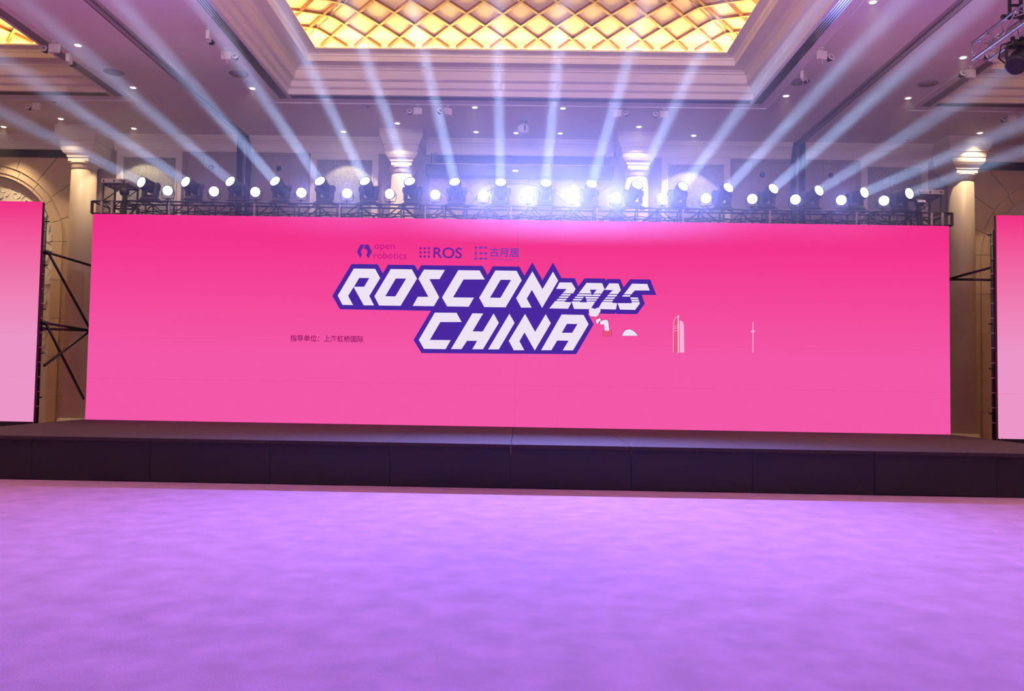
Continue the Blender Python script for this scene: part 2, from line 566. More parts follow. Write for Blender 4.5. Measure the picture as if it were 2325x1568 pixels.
# folding-wall pockets
for s in (-1, 1):
    root = empty('folding_wall_pocket', (s * SLOT_X, YW, 0))
    tag(root, 'dark vertical folding-wall pocket with metal jamb ' + ('left of the stage lamps' if s < 0 else 'right of the stage lamps'), 'wall jamb')
    MB().box(-0.165, 0.165, -0.03, 0, 0, ZC).build('pocket_back', M_JAMB, root)
    for q in (-0.022, 0.022):
        MB().box(q - 0.008, q + 0.008, -0.10, -0.03, 0, ZC - 0.02).build('jamb_rail', M_SILVER, root)
    MB().box(-0.165, -0.145, -0.26, -0.03, 0, ZC).build('pocket_cheek', M_JAMB, root)
    MB().box(0.145, 0.165, -0.26, -0.03, 0, ZC).build('pocket_cheek', M_JAMB, root)

# projection-screen housing in the middle bay
root = empty('projection_screen_housing', (0, YW - 0.25, 7.43))
tag(root, 'long dark projection screen housing hung between the two middle columns', 'screen housing')
MB().cbox(-2.63, 2.63, -0.15, 0.13, 0, 0.33, b=0.02).build('casing', M_BLACKP, root)
MB().box(-2.6, 2.6, -0.165, -0.15, 0.03, 0.06).build('lip', M_BLACK, root)
for x in (-2.5, -2.4, 2.4, 2.5):
    MB().tube((x, 0, 0.33), (x, 0, ZC - 7.43 - 0.43), 0.012, 6).build('hanger_rod', M_BLACK, root)
MB().box(-0.20, -0.04, -0.158, -0.15, 0.14, 0.19).build('name_plate', M_FRAME, root)

# ------------------------------------------------------------------ coffers with lattice vaults
PROF = [(0, 0), (0, .13), (.05, .14), (.08, .16), (.10, .29), (.17, .30), (.20, .32), (.24, .50), (.28, .52), (.28, .55), (.33, .57), (.33, .585), (.60, .585), (.60, .70), (.63, .71), (.63, .74), (.66, .76), (.85, .78), (.85, .80), (.66, .80), (.66, .76), (.20, .76), (.20, 1.06)]
A = 0.405
WARM = (1.0, 0.66, 0.14)
M_COVE = emit('cove_led', WARM, COVE, True)
for key, (x0, x1) in COF.items():
    root = empty('ceiling_coffer', ((x0 + x1) / 2, (YN + RY) / 2, ZC))
    tag(root, {'mid': 'large stepped ceiling coffer with glowing gold lattice vault over the middle', 'left': 'ceiling coffer with amber vault cut by the left edge', 'right': 'ceiling coffer with amber vault cut by the right edge'}[key],
        'ceiling coffer', 'stepped coffers in the ceiling', 'structure')
    ox, oy = root.location.x, root.location.y

    def loc(mb):
        mb.v = [(v[0] - ox, v[1] - oy, v[2] - ZC) for v in mb.v]
        return mb
    bands = [('lower_band', 0, 5), ('middle_band', 5, 11), ('soffit_band', 11, 12), ('upper_band', 12, 18), ('cove_shelf', 18, 22)]
    for nm, i0, i1 in bands:
        vs, fs = [], []
        for e, z in PROF[i0:i1 + 1]:
            vs += [(x0 + e, YN + e, ZC + z), (x1 - e, YN + e, ZC + z), (x1 - e, RY - e, ZC + z), (x0 + e, RY - e, ZC + z)]
        for i in range(i1 - i0):
            for j in range(4):
                fs.append((4 * i + j, 4 * i + (j + 1) % 4, 4 * i + 4 + (j + 1) % 4, 4 * i + 4 + j))
        loc(MB().add(vs, fs)).build(nm, M_MOULD, root)
    sx0, sx1, sy0, sy1 = x0 + .20, x1 - .20, YN + .20, RY - .20

    def zf(x, y):
        t = max(0.0, min(x - sx0, sx1 - x, y - sy0, sy1 - y))
        t = min(t, 4.2)
        return ZC + 1.05 + 0.34 * t - 0.040 * t * t
    # shell behind the panels
    n = 28
    vs = [(sx0 + (sx1 - sx0) * i / n, sy0 + (sy1 - sy0) * j / n) for j in range(n + 1) for i in range(n + 1)]
    loc(MB().add([(x, y, zf(x, y) + 0.06) for x, y in vs], [(j * (n + 1) + i, j * (n + 1) + i + 1, (j + 1) * (n + 1) + i + 1, (j + 1) * (n + 1) + i) for j in range(n) for i in range(n)])).build('vault_shell', M_PANEL, root)
    # drop the cove: strip behind the lip, all round
    e = .36
    for a, b in (((x0 + e, YN + e), (x1 - e, YN + e)), ((x0 + e, RY - e), (x1 - e, RY - e)), ((x0 + e, YN + e), (x0 + e, RY - e)), ((x1 - e, YN + e), (x1 - e, RY - e))):
        xa, xb = sorted((a[0], b[0])); ya, yb = sorted((a[1], b[1]))
        loc(MB().box(xa - .003, xb + .003, ya - .003, yb + .003, ZC + .790, ZC + .825)).build('cove_light', M_COVE, root)
    cxm = (x0 + x1) / 2
    ye = RY - .18
    YV = 13.8                              # panels and ribs one by one as far as the photograph can see
    XV = {'mid': (x0, x1), 'left': (x1 - 4.2, x1), 'right': (x0, x0 + 4.2)}[key]
    for j in range(-1, int((ye - YV) / A) + 1):
        for i in range(-16, 17):
            if (i + j) % 2 == 0:
                continue
            px, py = cxm + i * A, ye - j * A
            if not (XV[0] + .2 < px < XV[1] - .2) or not (sx0 - A * .4 < px < sx1 + A * .4):
                continue
            m_ = 4
            vs = []
            for q in range(m_ + 1):
                for r_ in range(m_ + 1):
                    u, w = (q / m_ - .5) * 2 * .97, (r_ / m_ - .5) * 2 * .97
                    x = px + A * (u - w) / 2 * 1.0
                    y = py + A * (u + w) / 2 * 1.0
                    x = min(max(x, sx0), sx1); y = min(max(y, sy0), sy1)
                    vs.append((x, y, zf(x, y) + 0.03))
            loc(MB().add(vs, [(q * (m_ + 1) + r_, q * (m_ + 1) + r_ + 1, (q + 1) * (m_ + 1) + r_ + 1, (q + 1) * (m_ + 1) + r_) for q in range(m_) for r_ in range(m_)])).build('vault_panel', M_PANEL, root)
    # diagonal ribs
    for sgn in (-1, 1):
        for k in range(-40, 41):
            if k % 2:
                continue
            pts = []
            step = A / 4
            for q in range(0, 120):
                y = ye + A - q * step
                x = cxm + k * A + sgn * q * step + A
                if sx0 <= x <= sx1 and YV - .2 <= y <= sy1 and XV[0] <= x <= XV[1]:
                    pts.append((x, y, zf(x, y)))
            if len(pts) < 2:
                continue
            vs, fs = [], []
            wv = Vector((1, sgn, 0)).normalized() * 0.035
            for p in pts:
                p = Vector(p)
                vs += [p - wv + Vector((0, 0, .035)), p - wv + Vector((0, 0, -.025)), p + wv + Vector((0, 0, -.025)), p + wv + Vector((0, 0, .035))]
            for i in range(len(pts) - 1):
                for jj in range(4):
                    fs.append((4 * i + jj, 4 * i + (jj + 1) % 4, 4 * i + 4 + (jj + 1) % 4, 4 * i + 4 + jj))
            loc(MB().add(vs, fs)).build('lattice_rib', M_GOLD, root)
    for cx, sg in ((sx0, 1), (sx1, -1)):   # hip ribs
        if key == 'left' and sg == 1 or key == 'right' and sg == -1:
            continue
        pts = [(cx + sg * t * .2, sy1 - t * .2, zf(cx + sg * t * .2, sy1 - t * .2) - .012) for t in range(0, 21)]
        loc(MB().path(pts, 0.016)).build('hip_rib', M_GOLD, root)

    # lighting track round the opening, slot diffusers
    tx0, tx1 = x0 - .5, x1 + .5
    mb = MB()
    for q in ((tx0 - .015, tx1 + .015, YT - .015, YT + .015), (tx0 - .015, tx0 + .015, YN, YT), (tx1 - .015, tx1 + .015, YN, YT)):
        mb.box(q[0], q[1], q[2], q[3], ZC - .025, ZC)
    o = mb.build('lighting_track', M_WHITE)
    tag(o, {'mid': 'thin lighting track framing the middle coffer', 'left': 'thin lighting track framing the coffer at the left edge', 'right': 'thin lighting track framing the coffer at the right edge'}[key], 'light track', 'ceiling lighting tracks')
    sides = []
    if key != 'left':
        sides.append(('x', x0 - .30))
    if key != 'right':
        sides.append(('x', x1 + .08))
    sides.append(('y', RY + .06))
    for ax, q in sides:
        where = {('mid', 'x', True): 'left of the middle coffer', ('mid', 'x', False): 'right of the middle coffer', ('mid', 'y', True): 'along the far side of the middle coffer', ('mid', 'y', False): 'along the far side of the middle coffer'}.get((key, ax, q < 0)) or (('beside' if ax == 'x' else 'along the far side of') + ' the coffer at the %s edge' % key)
        r2 = empty('air_diffuser', (0, 0, ZC))
        tag(r2, 'linear slot air diffuser ' + where, 'air diffuser', 'slot diffusers round the coffers')
        W = .22
        if ax == 'x':
            MB().box(q, q + W, YN, RY + .30, -.008, 0).build('diffuser_plate', M_SILVER if key == 'mid' else M_GRILLE, r2)
            for k in range(4):
                MB().box(q + .027 + k * .05, q + .043 + k * .05, YN + .05, RY + .27, -.0086, -.004).build('slot', M_SLOT, r2)
        else:
            MB().box(x0, x1, q, q + W, -.008, 0).build('diffuser_plate', M_GRILLE, r2)
            for k in range(4):
                MB().box(x0 + .03, x1 - .03, q + .018 + k * .05, q + .046 + k * .05, -.0088, -.004).build('slot', M_SLOT, r2)

# ------------------------------------------------------------------ downlights, ceiling speakers
M_LAMP = emit('warm_lamp', (1.0, 0.93, 0.80), 14.0)
M_OFF = mat('unlit_lens', (0.25, 0.24, 0.24), 0.3)
rim_me = MB().lathe([(0.062, 0), (0.062, -0.004), (0.085, -0.006), (0.088, 0.0)], 24, cap=False).mesh('rim', M_WHITE)
lens_me = MB().lathe([(0.001, -0.003), (0.064, -0.003), (0.064, 0.0), (0.001, 0.0)], 24).mesh('lens', M_LAMP)
lensoff_me = MB().lathe([(0.001, -0.003), (0.05, -0.003), (0.05, 0.0), (0.001, 0.0)], 20).mesh('lens', M_OFF)
DL = [(177, 103, 'beside the left coffer, nearer the camera', 'c'), (302, 199, 'beside the left coffer, nearer the stage', 'c'), (138, 270, 'in front of the left outer column', 'k'), (8, 288, 'at the left edge over the arch', 'w'),
      (304, 292, 'over the damask panel by the left outer column', 'w'), (573, 201, 'between left folding track and middle coffer', 'c'), (780, 299, 'over the damask panel by the left middle column', 'w'),
      (902, 280, 'in front of the left middle column', 'k'), (1078, 244, 'left of the ceiling projector in the nearer row', 'c'), (1081, 300, 'left of the ceiling projector in the wall row', 'b'),
      (1172, 302, 'half hidden behind the ceiling projector', 'b'), (1278, 246, 'right of the ceiling projector in the nearer row', 'c'), (1272, 303, 'right of the ceiling projector in the wall row', 'b'),
      (1451, 288, 'in front of the right middle column', 'k'), (1575, 308, 'over the damask panel by the right middle column', 'w'), (1785, 218, 'between middle coffer and right folding track, nearer the stage', 'c'),
      (1982, 5, 'at the top edge between middle coffer and right folding track', 'c'), (2062, 223, 'beside the right coffer, nearer the stage', 'c'), (2187, 131, 'at the end of the silver truss', 'c'), (2225, 302, 'in front of the right outer column', 'k')]
for x, y, where, kind in DL:
    p = P(x, y, Z=ZC - .004)
    root = empty('downlight', p)
    tag(root, 'lit round recessed downlight ' + where, 'downlight', 'recessed ceiling downlights')
    link('rim', rim_me, root)
    link('lens', lens_me, root)
    L = bpy.data.lights.new('downlight_lamp', 'SPOT')
    L.energy = (2.5 if x < 20 else 1) * DOWN * {'c': 1.0, 'k': 1.1, 'w': 1.1, 'b': 0.8}[kind]
    L.color = (1.0, 0.78, 0.48)
    L.spot_size = R({'c': 80, 'k': 96, 'w': 88, 'b': 80}[kind])
    L.spot_blend = 0.9 if x < 20 else {'k': 0.7, 'w': 0.18}.get(kind, 0.3)
    L.shadow_soft_size = 0.03
    lo = bpy.data.objects.new('downlight_lamp', L)
    COL.objects.link(lo)
    lo.parent = root
    lo.location = (0, 0, -0.02)
for sx in (-1, 1):  # unseen downlights added to raise the light in the hall
    for q, yy in enumerate((11.0, 5.0, -1.0)):
        for xx in (6.33, 13.0):
            root = empty('downlight', (sx * xx, yy, ZC - .004))
            tag(root, 'added unseen downlight over the audience, %s row, %s on the %s side' % (['front', 'middle', 'back'][q], 'inner' if xx < 8 else 'outer', 'left' if sx < 0 else 'right'), 'downlight', 'added downlights over the audience')
            link('rim', rim_me, root)
            link('lens', lens_me, root)
            L = bpy.data.lights.new('downlight_lamp', 'SPOT')
            L.energy = DOWN * 2.5
            L.color = (1.0, 0.78, 0.48)
            L.spot_size = R(80)
            L.spot_blend = 0.4
            L.shadow_soft_size = 0.05
            lo = bpy.data.objects.new('downlight_lamp', L)
            COL.objects.link(lo)
            lo.parent = root
            lo.location = (0, 0, -0.02)
for x, y, where in [(123, 232, 'near the left outer column'), (835, 242, 'behind the far track of the middle coffer'), (2060, 318, 'over the damask panel by the right outer column'), (2235, 268, 'near the right outer column')]:
    root = empty('unlit_fitting', P(x, y, Z=ZC - .004))  # downlight rim with an unlit lens
    tag(root, 'small unlit round ceiling fitting ' + where, 'ceiling fitting', 'unlit round ceiling fittings')
    link('rim', rim_me, root)
    link('lens', lensoff_me, root)
M_SPK = mat('ceiling_speaker_mesh', (0.40, 0.36, 0.40), 0.7, noise=0.2, scale=90)
for x, y, where in [(259, 164, 'beside the left coffer'), (542, 168, 'between left folding track and middle coffer'), (1816, 186, 'between middle coffer and right folding track'), (2107, 190, 'beside the right coffer')]:
    root = empty('ceiling_speaker', P(x, y, Z=ZC))
    tag(root, 'round grey flush ceiling speaker ' + where, 'speaker', 'flush ceiling speakers')
    MB().lathe([(0.19, 0), (0.20, -0.006), (0.215, -0.006), (0.22, 0)], 36, cap=False).build('speaker_rim', M_GRILLE, root)
    MB().lathe([(0.001, -0.007), (0.19, -0.003), (0.19, 0), (0.001, 0)], 36).build('speaker_grille', M_SPK, root)

# ------------------------------------------------------------------ track lights: control box, round lamp on an arm, adjusting lever
tl_box = MB().cbox(-.105, .105, -.035, .035, -.245, -.075, b=.006).mesh('control_box', M_WHITE)
tl_neck = MB().tube((0, 0, 0), (0, 0, -.08), .014, 8).box(-.05, .05, -.02, .02, -.025, 0).mesh('track_adapter', M_WHITE)
tl_lever = MB().path([(.01, 0, -.24), (.012, 0, -.30), (.004, 0, -.35)], .006).mesh('lever', M_WHITE)
tl_arm = MB().tube((.10, 0, -.19), (.155, -.01, -.19), .012, 8).mesh('lamp_arm', M_STEEL)
Mx = Matrix.Translation((.20, 0, -.19)) @ Matrix.Rotation(R(68), 4, 'X')
tl_lamp = MB().lathe([(.03, -.075), (.045, -.05), (.062, 0), (.068, .01), (.068, .035), (.058, .04)], 20, Mx).mesh('lamp_shell', M_BLACK)
tl_ring = MB().lathe([(.058, .036), (.071, .03), (.071, .046), (.050, .05), (.046, .044)], 20, Mx, cap=False).mesh('lamp_ring', M_WHITE)
tl_glass = MB().lathe([(.001, .047), (.018, .047), (.022, .042), (.047, .044), (.047, .03), (.001, .03)], 20, Mx).mesh('lamp_glass', mat('unlit_reflector', (.55, .5, .52), .15, metal=.7))
TL = [(148, 110, 'x', -9.55, 180, 'at the left coffer with its lamp towards the vault'), (176, 134, 'x', -9.55, 100, 'at the left coffer, seen edge on'), (480, 82, 'x', -6.1, 100, 'left of the middle coffer, seen edge on'),
      (510, 126, 'x', -6.1, 0, 'left of the middle coffer with its lamp towards the slots'), (72, 235, 'y', YT, 180, 'near the left outer column'), (946, 245, 'y', YT, 180, 'over the left middle column with square box'),
      (1015, 248, 'y', YT, 205, 'next to the one over the left middle column'), (1405, 253, 'y', YT, -20, 'over the right middle column with lamp turned right'), (1510, 254, 'y', YT, 180, 'beyond the right middle column with square box'),
      (1854, 125, 'x', 6.1, 20, 'right of the middle coffer with lamp facing out'), (1814, 172, 'x', 6.1, 60, 'right of the middle coffer above the ceiling speaker'), (2194, 167, 'x', 9.55, 190, 'at the right coffer with square box'),
      (2243, 130, 'x', 9.55, 200, 'behind the black moving head at the silver truss'), (2299, 268, 'y', YT, 180, 'near the right outer column')]
for x, y, ax, val, rz, where in TL:
    p = P(x, y, Z=ZC - .18)
    p.z = ZC - .022
    if ax == 'x':
        p.x = val
    else:
        p.y = val
    root = empty('track_light', p, R(rz))
    tag(root, 'white track spotlight ' + where, 'track light', 'track spotlights round the coffers')
    for nm, me in (('control_box', tl_box), ('track_adapter', tl_neck), ('lever', tl_lever), ('lamp_arm', tl_arm)):
        link(nm, me, root)
    fl = -1 if 90 < rz % 360 < 270 else 1
    for nm, me in (('lamp_shell', tl_lamp), ('lamp_ring', tl_ring), ('lamp_glass', tl_glass)):
        c = link(nm, me, root)
        if fl < 0:
            c.scale = (1, -1, 1)

# ceiling projector
p = P(1188, 275, Z=ZC)
root = empty('ceiling_projector', p)
tag(root, 'white projector hung from the ceiling behind the middle coffer', 'projector')
MB().lathe([(.10, 0), (.10, -.012), (.03, -.03)], 20).build('ceiling_plate', M_GRILLE, root)
MB().tube((0, 0, 0), (0, 0, -.12), .018, 8).build('pole', M_WHITE, root)
MB().cbox(-.12, .12, -.14, .16, -.34, -.12, b=.03).build('body', M_WHITE, root)
MB().box(.03, .062, -.148, -.138, -.29, -.15).build('vent_slot', M_SLOT, root)
MB().lathe([(.055, 0), (.055, .03), (.04, .035)], 18, Matrix.Translation((.08, -.1, -.37)) @ Matrix.Rotation(R(50), 4, 'X')).build('lens_barrel', M_GRILLE, root)
for x in (-.13, .13):
    MB().box(x - .015, x + .015, -.03, .03, -.30, -.16).build('bracket_ear', M_WHITE, root)

# ------------------------------------------------------------------ LED walls
def screen_mat(name, c_top, c_low, zt, zl):
    m = bpy.data.materials.new(name)
    m.use_nodes = True
    nt = m.node_tree
    nt.nodes.remove(nt.nodes['Principled BSDF'])
    e = nt.nodes.new('ShaderNodeEmission')
    geo = nt.nodes.new('ShaderNodeNewGeometry')
    sep = nt.nodes.new('ShaderNodeSeparateXYZ')
    nt.links.new(geo.outputs['Position'], sep.inputs[0])
    mr = nt.nodes.new('ShaderNodeMapRange')
    mr.inputs['From Min'].default_value = zt
    mr.inputs['From Max'].default_value = zl
    nt.links.new(sep.outputs['Z'], mr.inputs['Value'])
    rp = nt.nodes.new('ShaderNodeValToRGB')
    rp.color_ramp.elements[0].color = c_top
    rp.color_ramp.elements[1].color = c_low
    nt.links.new(mr.outputs[0], rp.inputs['Fac'])
    nt.links.new(rp.outputs['Color'], e.inputs['Color'])
    e.inputs['Strength'].default_value = SCREEN_GAIN
    nt.links.new(e.outputs[0], nt.nodes['Material Output'].inputs['Surface'])
    return m


STAGE_Z, SCR_B, SCR_T = 0.7, 0.7, 5.295
SY = 18.0
M_MAIN = screen_mat('led_content_main', (0.9, *rgb(237, 40, 134)[1:]), (0.9, *rgb(240, 88, 168)[1:]), 5.3, 2.2)
M_SIDE = screen_mat('led_content_side', (0.9, *rgb(240, 44, 132)[1:]), rgb(236, 150, 200), 5.3, 2.4)


def led_wall(name, x0, x1, y, m, label):
    root = empty(name, ((x0 + x1) / 2, y, SCR_B))
    tag(root, label, 'led screen')
    h = SCR_T - SCR_B
    hw = (x1 - x0) / 2
    nx, nz = round(2 * hw / 0.96), 5
    w, hh = 2 * hw / nx, h / nz
    for i in range(nx):
        for j in range(nz):
            MB().box(-hw + i * w + .0008, -hw + (i + 1) * w - .0008, 0, .02, j * hh + .0008, (j + 1) * hh - .0008).build('led_module', m, root)
    MB().box(-hw, hw, .02, .10, 0, h).build('cabinet_back', M_BLACK, root)
    return root


main = led_wall('led_wall', -9.51, 9.55, SY, M_MAIN, 'wide pink LED wall with conference title between the two side screens')
side_l = led_wall('side_led_wall', -15.5, -9.95, 16.8, M_SIDE, 'plain pink LED screen cut by the left edge')
side_r = led_wall('side_led_wall', 9.90, 15.5, 16.8, M_SIDE, 'plain pink LED screen cut by the right edge')

# ---- lettering and drawings on the main screen: thin lit layers just proud of the modules
MLOC = main.location.copy()
E_PURPLE = emit('led_purple', rgb(74, 40, 160), SCREEN_GAIN)
E_WHITE = emit('led_white', rgb(238, 226, 244), SCREEN_GAIN)
E_MAG = emit('led_magenta', rgb(196, 22, 140), SCREEN_GAIN)
E_LOGO = emit('led_violet', rgb(106, 40, 160), SCREEN_GAIN)
E_GYH = emit('led_mauve', rgb(120, 62, 176), SCREEN_GAIN)
E_PLUM = emit('led_plum', rgb(150, 16, 96), SCREEN_GAIN)
E_ROSE = emit('led_rose', rgb(232, 84, 128), SCREEN_GAIN)
E_PALE = emit('led_pale_pink', rgb(252, 176, 220), SCREEN_GAIN)
E_OUT = emit('led_outline', rgb(150, 30, 100), SCREEN_GAIN)


def ca(pts):      # coordinates of the close view at (740, 540), 4.65 x
    return [(740 + x / 4.65, 540 + y / 4.65) for x, y in pts]


def cb(pts):      # close view at (1140, 580), 5.8125 x
    return [(1140 + x / 5.8125, 580 + y / 5.8125) for x, y in pts]


def cl(pts):      # close view at (780, 540), 5.284 x
    return [(780 + x / 5.284, 540 + y / 5.284) for x, y in pts]


def ce(pts):      # close view at (1300, 640), 5.284 x
    return [(1300 + x / 5.284, 640 + y / 5.284) for x, y in pts]


def shape(name, polys, m, layer, label=None, parent=None):
    """polys: lists of pixels, laid on the screen's face at its real place and size."""
    mb = MB()
    y0 = -0.002 * layer
    bm = bmesh.new()
    for poly in polys:
        vs = []
        for x, y in poly:
            q = P(x, y, Y=SY) - MLOC
            vs.append(bm.verts.new((q.x, y0, q.z)))
        for tri in tessellate_polygon([[Vector((x, -y, 0)) for x, y in poly]]):
            if len(set(tri)) == 3:
                bm.faces.new([vs[i] for i in tri])
    bmesh.ops.recalc_face_normals(bm, faces=bm.faces)
    ext = bmesh.ops.extrude_face_region(bm, geom=bm.faces[:])
    for v in ext['geom']:
        if isinstance(v, bmesh.types.BMVert):
            v.co.y = 0.0005 if y0 < 0 else 0.001
    bmesh.ops.recalc_face_normals(bm, faces=bm.faces)
    me = bpy.data.meshes.new(name)
    bm.to_mesh(me)
    bm.free()
    me.materials.append(m)
    o = link(name, me, parent or main)
    if label:
        o['label'] = label
    return o


def disc(cx, cy, r, n=16, ry=None):
    return [(cx + r * math.cos(2 * math.pi * k / n), cy + (ry or r) * math.sin(2 * math.pi * k / n)) for k in range(n)]


def line(pts, w):
    """A stroke of width w px along pixel points, as quads."""
    out = []
    for (x0, y0), (x1, y1) in zip(pts[:-1], pts[1:]):
        L = math.hypot(x1 - x0, y1 - y0) or 1
        nx, ny = -(y1 - y0) / L * w / 2, (x1 - x0) / L * w / 2
        ex, ey = (x1 - x0) / L * w * .25, (y1 - y0) / L * w * .25
        out.append([(x0 + nx - ex, y0 + ny - ey), (x1 + nx + ex, y1 + ny + ey), (x1 - nx + ex, y1 - ny + ey), (x0 - nx - ex, y0 - ny - ey)])
    return out


backing = ca([(68, 610), (270, 275), (548, 278), (600, 375), (655, 283), (935, 286), (972, 345), (1005, 288), (1655, 295), (1708, 392), (1760, 298), (2042, 302), (2095, 398), (2180, 258)]) + \
    cb([(533, 325), (672, 92), (785, 297), (960, 298), (1003, 408), (1088, 300), (1362, 303), (1370, 328), (1388, 308), (1558, 310), (1602, 420), (1690, 312), (1955, 315), (2035, 520), (1843, 517), (1883, 635),
        (1782, 772), (1510, 770), (1500, 752), (1488, 768), (1290, 765), (1130, 765), (1210, 905), (978, 1300)]) + ca([(1010, 1215), (925, 1076), (1110, 768), (148, 752)])
bk = shape('title_backing', [backing], E_PURPLE, 1, 'deep violet outline behind the title')
N_CB = [(400, 208), (533, 443), (672, 212), (740, 330), (528, 690), (393, 452), (326, 567), (390, 686), (252, 686), (185, 563)]
LETTERS = [
    ('R', ca([(295, 323), (520, 326), (573, 423), (458, 612), (508, 711), (400, 711), (292, 517), (235, 612), (287, 708), (175, 706), (125, 608)]), ca([(352, 422), (458, 423), (404, 515), (297, 515)])),
    ('O', ca([(685, 328), (908, 331), (962, 430), (788, 716), (562, 713), (512, 616)]), ca([(738, 428), (847, 429), (733, 617), (627, 615)])),
    ('S', ca([(1035, 334), (1257, 338), (1200, 434), (1093, 434), (1196, 625), (1140, 720), (916, 717), (970, 621), (1082, 621), (977, 430)]), None),
    ('C', ca([(1398, 340), (1622, 343), (1677, 438), (1453, 438), (1342, 627), (1563, 630), (1508, 725), (1280, 722), (1226, 628)]), None),
    ('O', ca([(1790, 343), (2013, 347), (2067, 447), (1897, 732), (1672, 729), (1618, 631)]), ca([(1845, 441), (1955, 443), (1842, 632), (1733, 630)])),
    ('N', cb(N_CB), None),
    ('C', ca([(1150, 788), (1380, 790), (1433, 887), (1208, 887), (1097, 1076), (1318, 1078), (1263, 1173), (1035, 1170), (981, 1076)]), None),
    ('H', ca([(1547, 795), (1660, 797), (1548, 985), (1655, 988), (1770, 797), (1826, 895), (1658, 1174), (1545, 1174), (1597, 1085), (1490, 1085), (1432, 1173), (1320, 1172)]), None),
    ('I', ca([(1937, 800), (1992, 895), (1825, 1176), (1713, 1175)]), None),
    ('N', cb([(x - 97, y + 562) for x, y in N_CB]), None),
    ('A', cb([(785, 777), (1075, 783), (1142, 905), (935, 1250), (800, 1250), (878, 1122), (728, 1120), (650, 1248), (515, 1248)]), cb([(855, 900), (995, 903), (925, 1018), (788, 1018)])),
]
for ch, poly, hole in LETTERS:
    o = shape('title_letter', [poly], E_WHITE, 2, 'white letter ' + ch, bk)
    if hole:
        shape('letter_counter', [hole], E_PURPLE, 3, None, bk)
DIG = [
    ('2', [[(758, 354), (918, 356), (970, 440), (938, 498), (800, 497), (852, 441), (714, 439)], [(790, 506), (908, 508), (895, 529), (772, 527)], [(762, 538), (882, 540), (865, 560), (745, 557)], [(735, 570), (855, 572), (838, 592), (718, 590)],
           [(703, 599), (835, 601), (818, 611), (915, 616), (872, 701), (622, 696)]]),
    ('0', [[(1115, 360), (1320, 364), (1352, 442), (1310, 502), (1205, 501), (1250, 450), (1158, 449), (1178, 500), (1010, 498)], [(998, 509), (1178, 511), (1190, 525), (1203, 511), (1305, 513), (1290, 534), (985, 530)],
           [(970, 541), (1080, 543), (1068, 561), (957, 560)], [(1095, 543), (1280, 546), (1265, 567), (1108, 565)], [(945, 572), (1060, 573), (1045, 592), (932, 590)], [(1110, 575), (1255, 577), (1240, 597), (1118, 596)],
           [(918, 606), (1030, 605), (1022, 615), (1118, 617), (1115, 605), (1230, 608), (1165, 706), (950, 703)]]),
    ('2', [[(1415, 366), (1535, 368), (1567, 455), (1525, 508), (1410, 506), (1462, 455), (1352, 452)], [(1400, 517), (1520, 519), (1505, 540), (1385, 538)], [(1373, 550), (1492, 552), (1478, 571), (1357, 569)], [(1347, 581), (1468, 583), (1455, 603), (1330, 601)],
           [(1320, 610), (1460, 612), (1450, 624), (1518, 628), (1502, 711), (1265, 704)]]),
    ('5', [[(1715, 371), (1915, 374), (1948, 460), (1750, 460), (1705, 511), (1607, 510)], [(1597, 520), (1697, 522), (1682, 542), (1585, 540)], [(1690, 552), (1792, 554), (1800, 575), (1700, 573)], [(1703, 582), (1803, 584), (1810, 605), (1710, 605)],
           [(1525, 628), (1712, 628), (1710, 613), (1812, 614), (1818, 632), (1755, 716), (1555, 712)]]),
]
for ch, polys in DIG:
    shape('title_numeral', [cb(q) for q in polys], E_WHITE, 2, 'striped white numeral ' + ch, bk)


def text(body, x, y, height_px, m, name, width_px=None, bold=0.0, par=None):
    """Lettering with its lower left corner at pixel x, y; height_px and width_px of the whole ink."""
    cu = bpy.data.curves.new('lettering', 'FONT')
    cu.body = body
    cu.size = 1.0
    cu.offset = bold
    t = bpy.data.objects.new('lettering', cu)
    COL.objects.link(t)
    bpy.context.view_layer.update()
    me = bpy.data.meshes.new_from_object(t.evaluated_get(bpy.context.evaluated_depsgraph_get()))
    bpy.data.objects.remove(t)
    xs_ = [v.co.x for v in me.vertices]; ys_ = [v.co.y for v in me.vertices]
    x0, x1, y0, y1 = min(xs_), max(xs_), min(ys_), max(ys_)
    pa = P(x, y, Y=SY); pb = P(x, y - height_px, Y=SY)
    sc = (pb.z - pa.z) / (y1 - y0)
    sx = (P(x + width_px, y, Y=SY).x - pa.x) / (x1 - x0) if width_px else sc
    for v in me.vertices:
        v.co = ((v.co.x - x0) * sx + pa.x - MLOC.x, -0.003, (v.co.y - y0) * sc + pa.z - MLOC.z)
    me.materials.clear()
    me.materials.append(m)
    return link(name, me, par or main)


# partner logos above the title
lg = shape('partner_emblem', [cl([(160, 165), (205, 80), (254, 80), (226, 128), (210, 152), (209, 180), (222, 200), (200, 242)]), cl([(262, 80), (302, 80), (342, 168), (298, 242), (272, 205), (286, 182), (286, 155), (268, 133), (240, 126)])], E_LOGO, 1, 'violet two-jawed hexagonal emblem')
text('open', 849.5, 569.8, 15.2, E_MAG, 'partner_name', 46.5)
text('robotics', 848.8, 586.8, 15.4, E_MAG, 'partner_name', 74)
shape('dot_emblem', [disc(780 + x / 5.284, 540 + y / 5.284, 2.7, 12) for x in (925, 974, 1024) for y in (124, 173, 222)], E_LOGO, 1, 'violet emblem of nine dots')
text('ROS', 984, 585.6, 24.5, E_LOGO, 'partner_name', 64.5, bold=.012)
nodes = {'a': (1587, 116), 'b': (1648, 116), 'c': (1706, 116), 'd': (1586, 184), 'e': (1648, 184), 'f': (1706, 184), 'g': (1586, 247), 'h': (1647, 247), 'i': (1706, 247)}
polys = []
for q in nodes.values():
    polys.append(disc(780 + q[0] / 5.284, 540 + q[1] / 5.284, 3.0, 12))
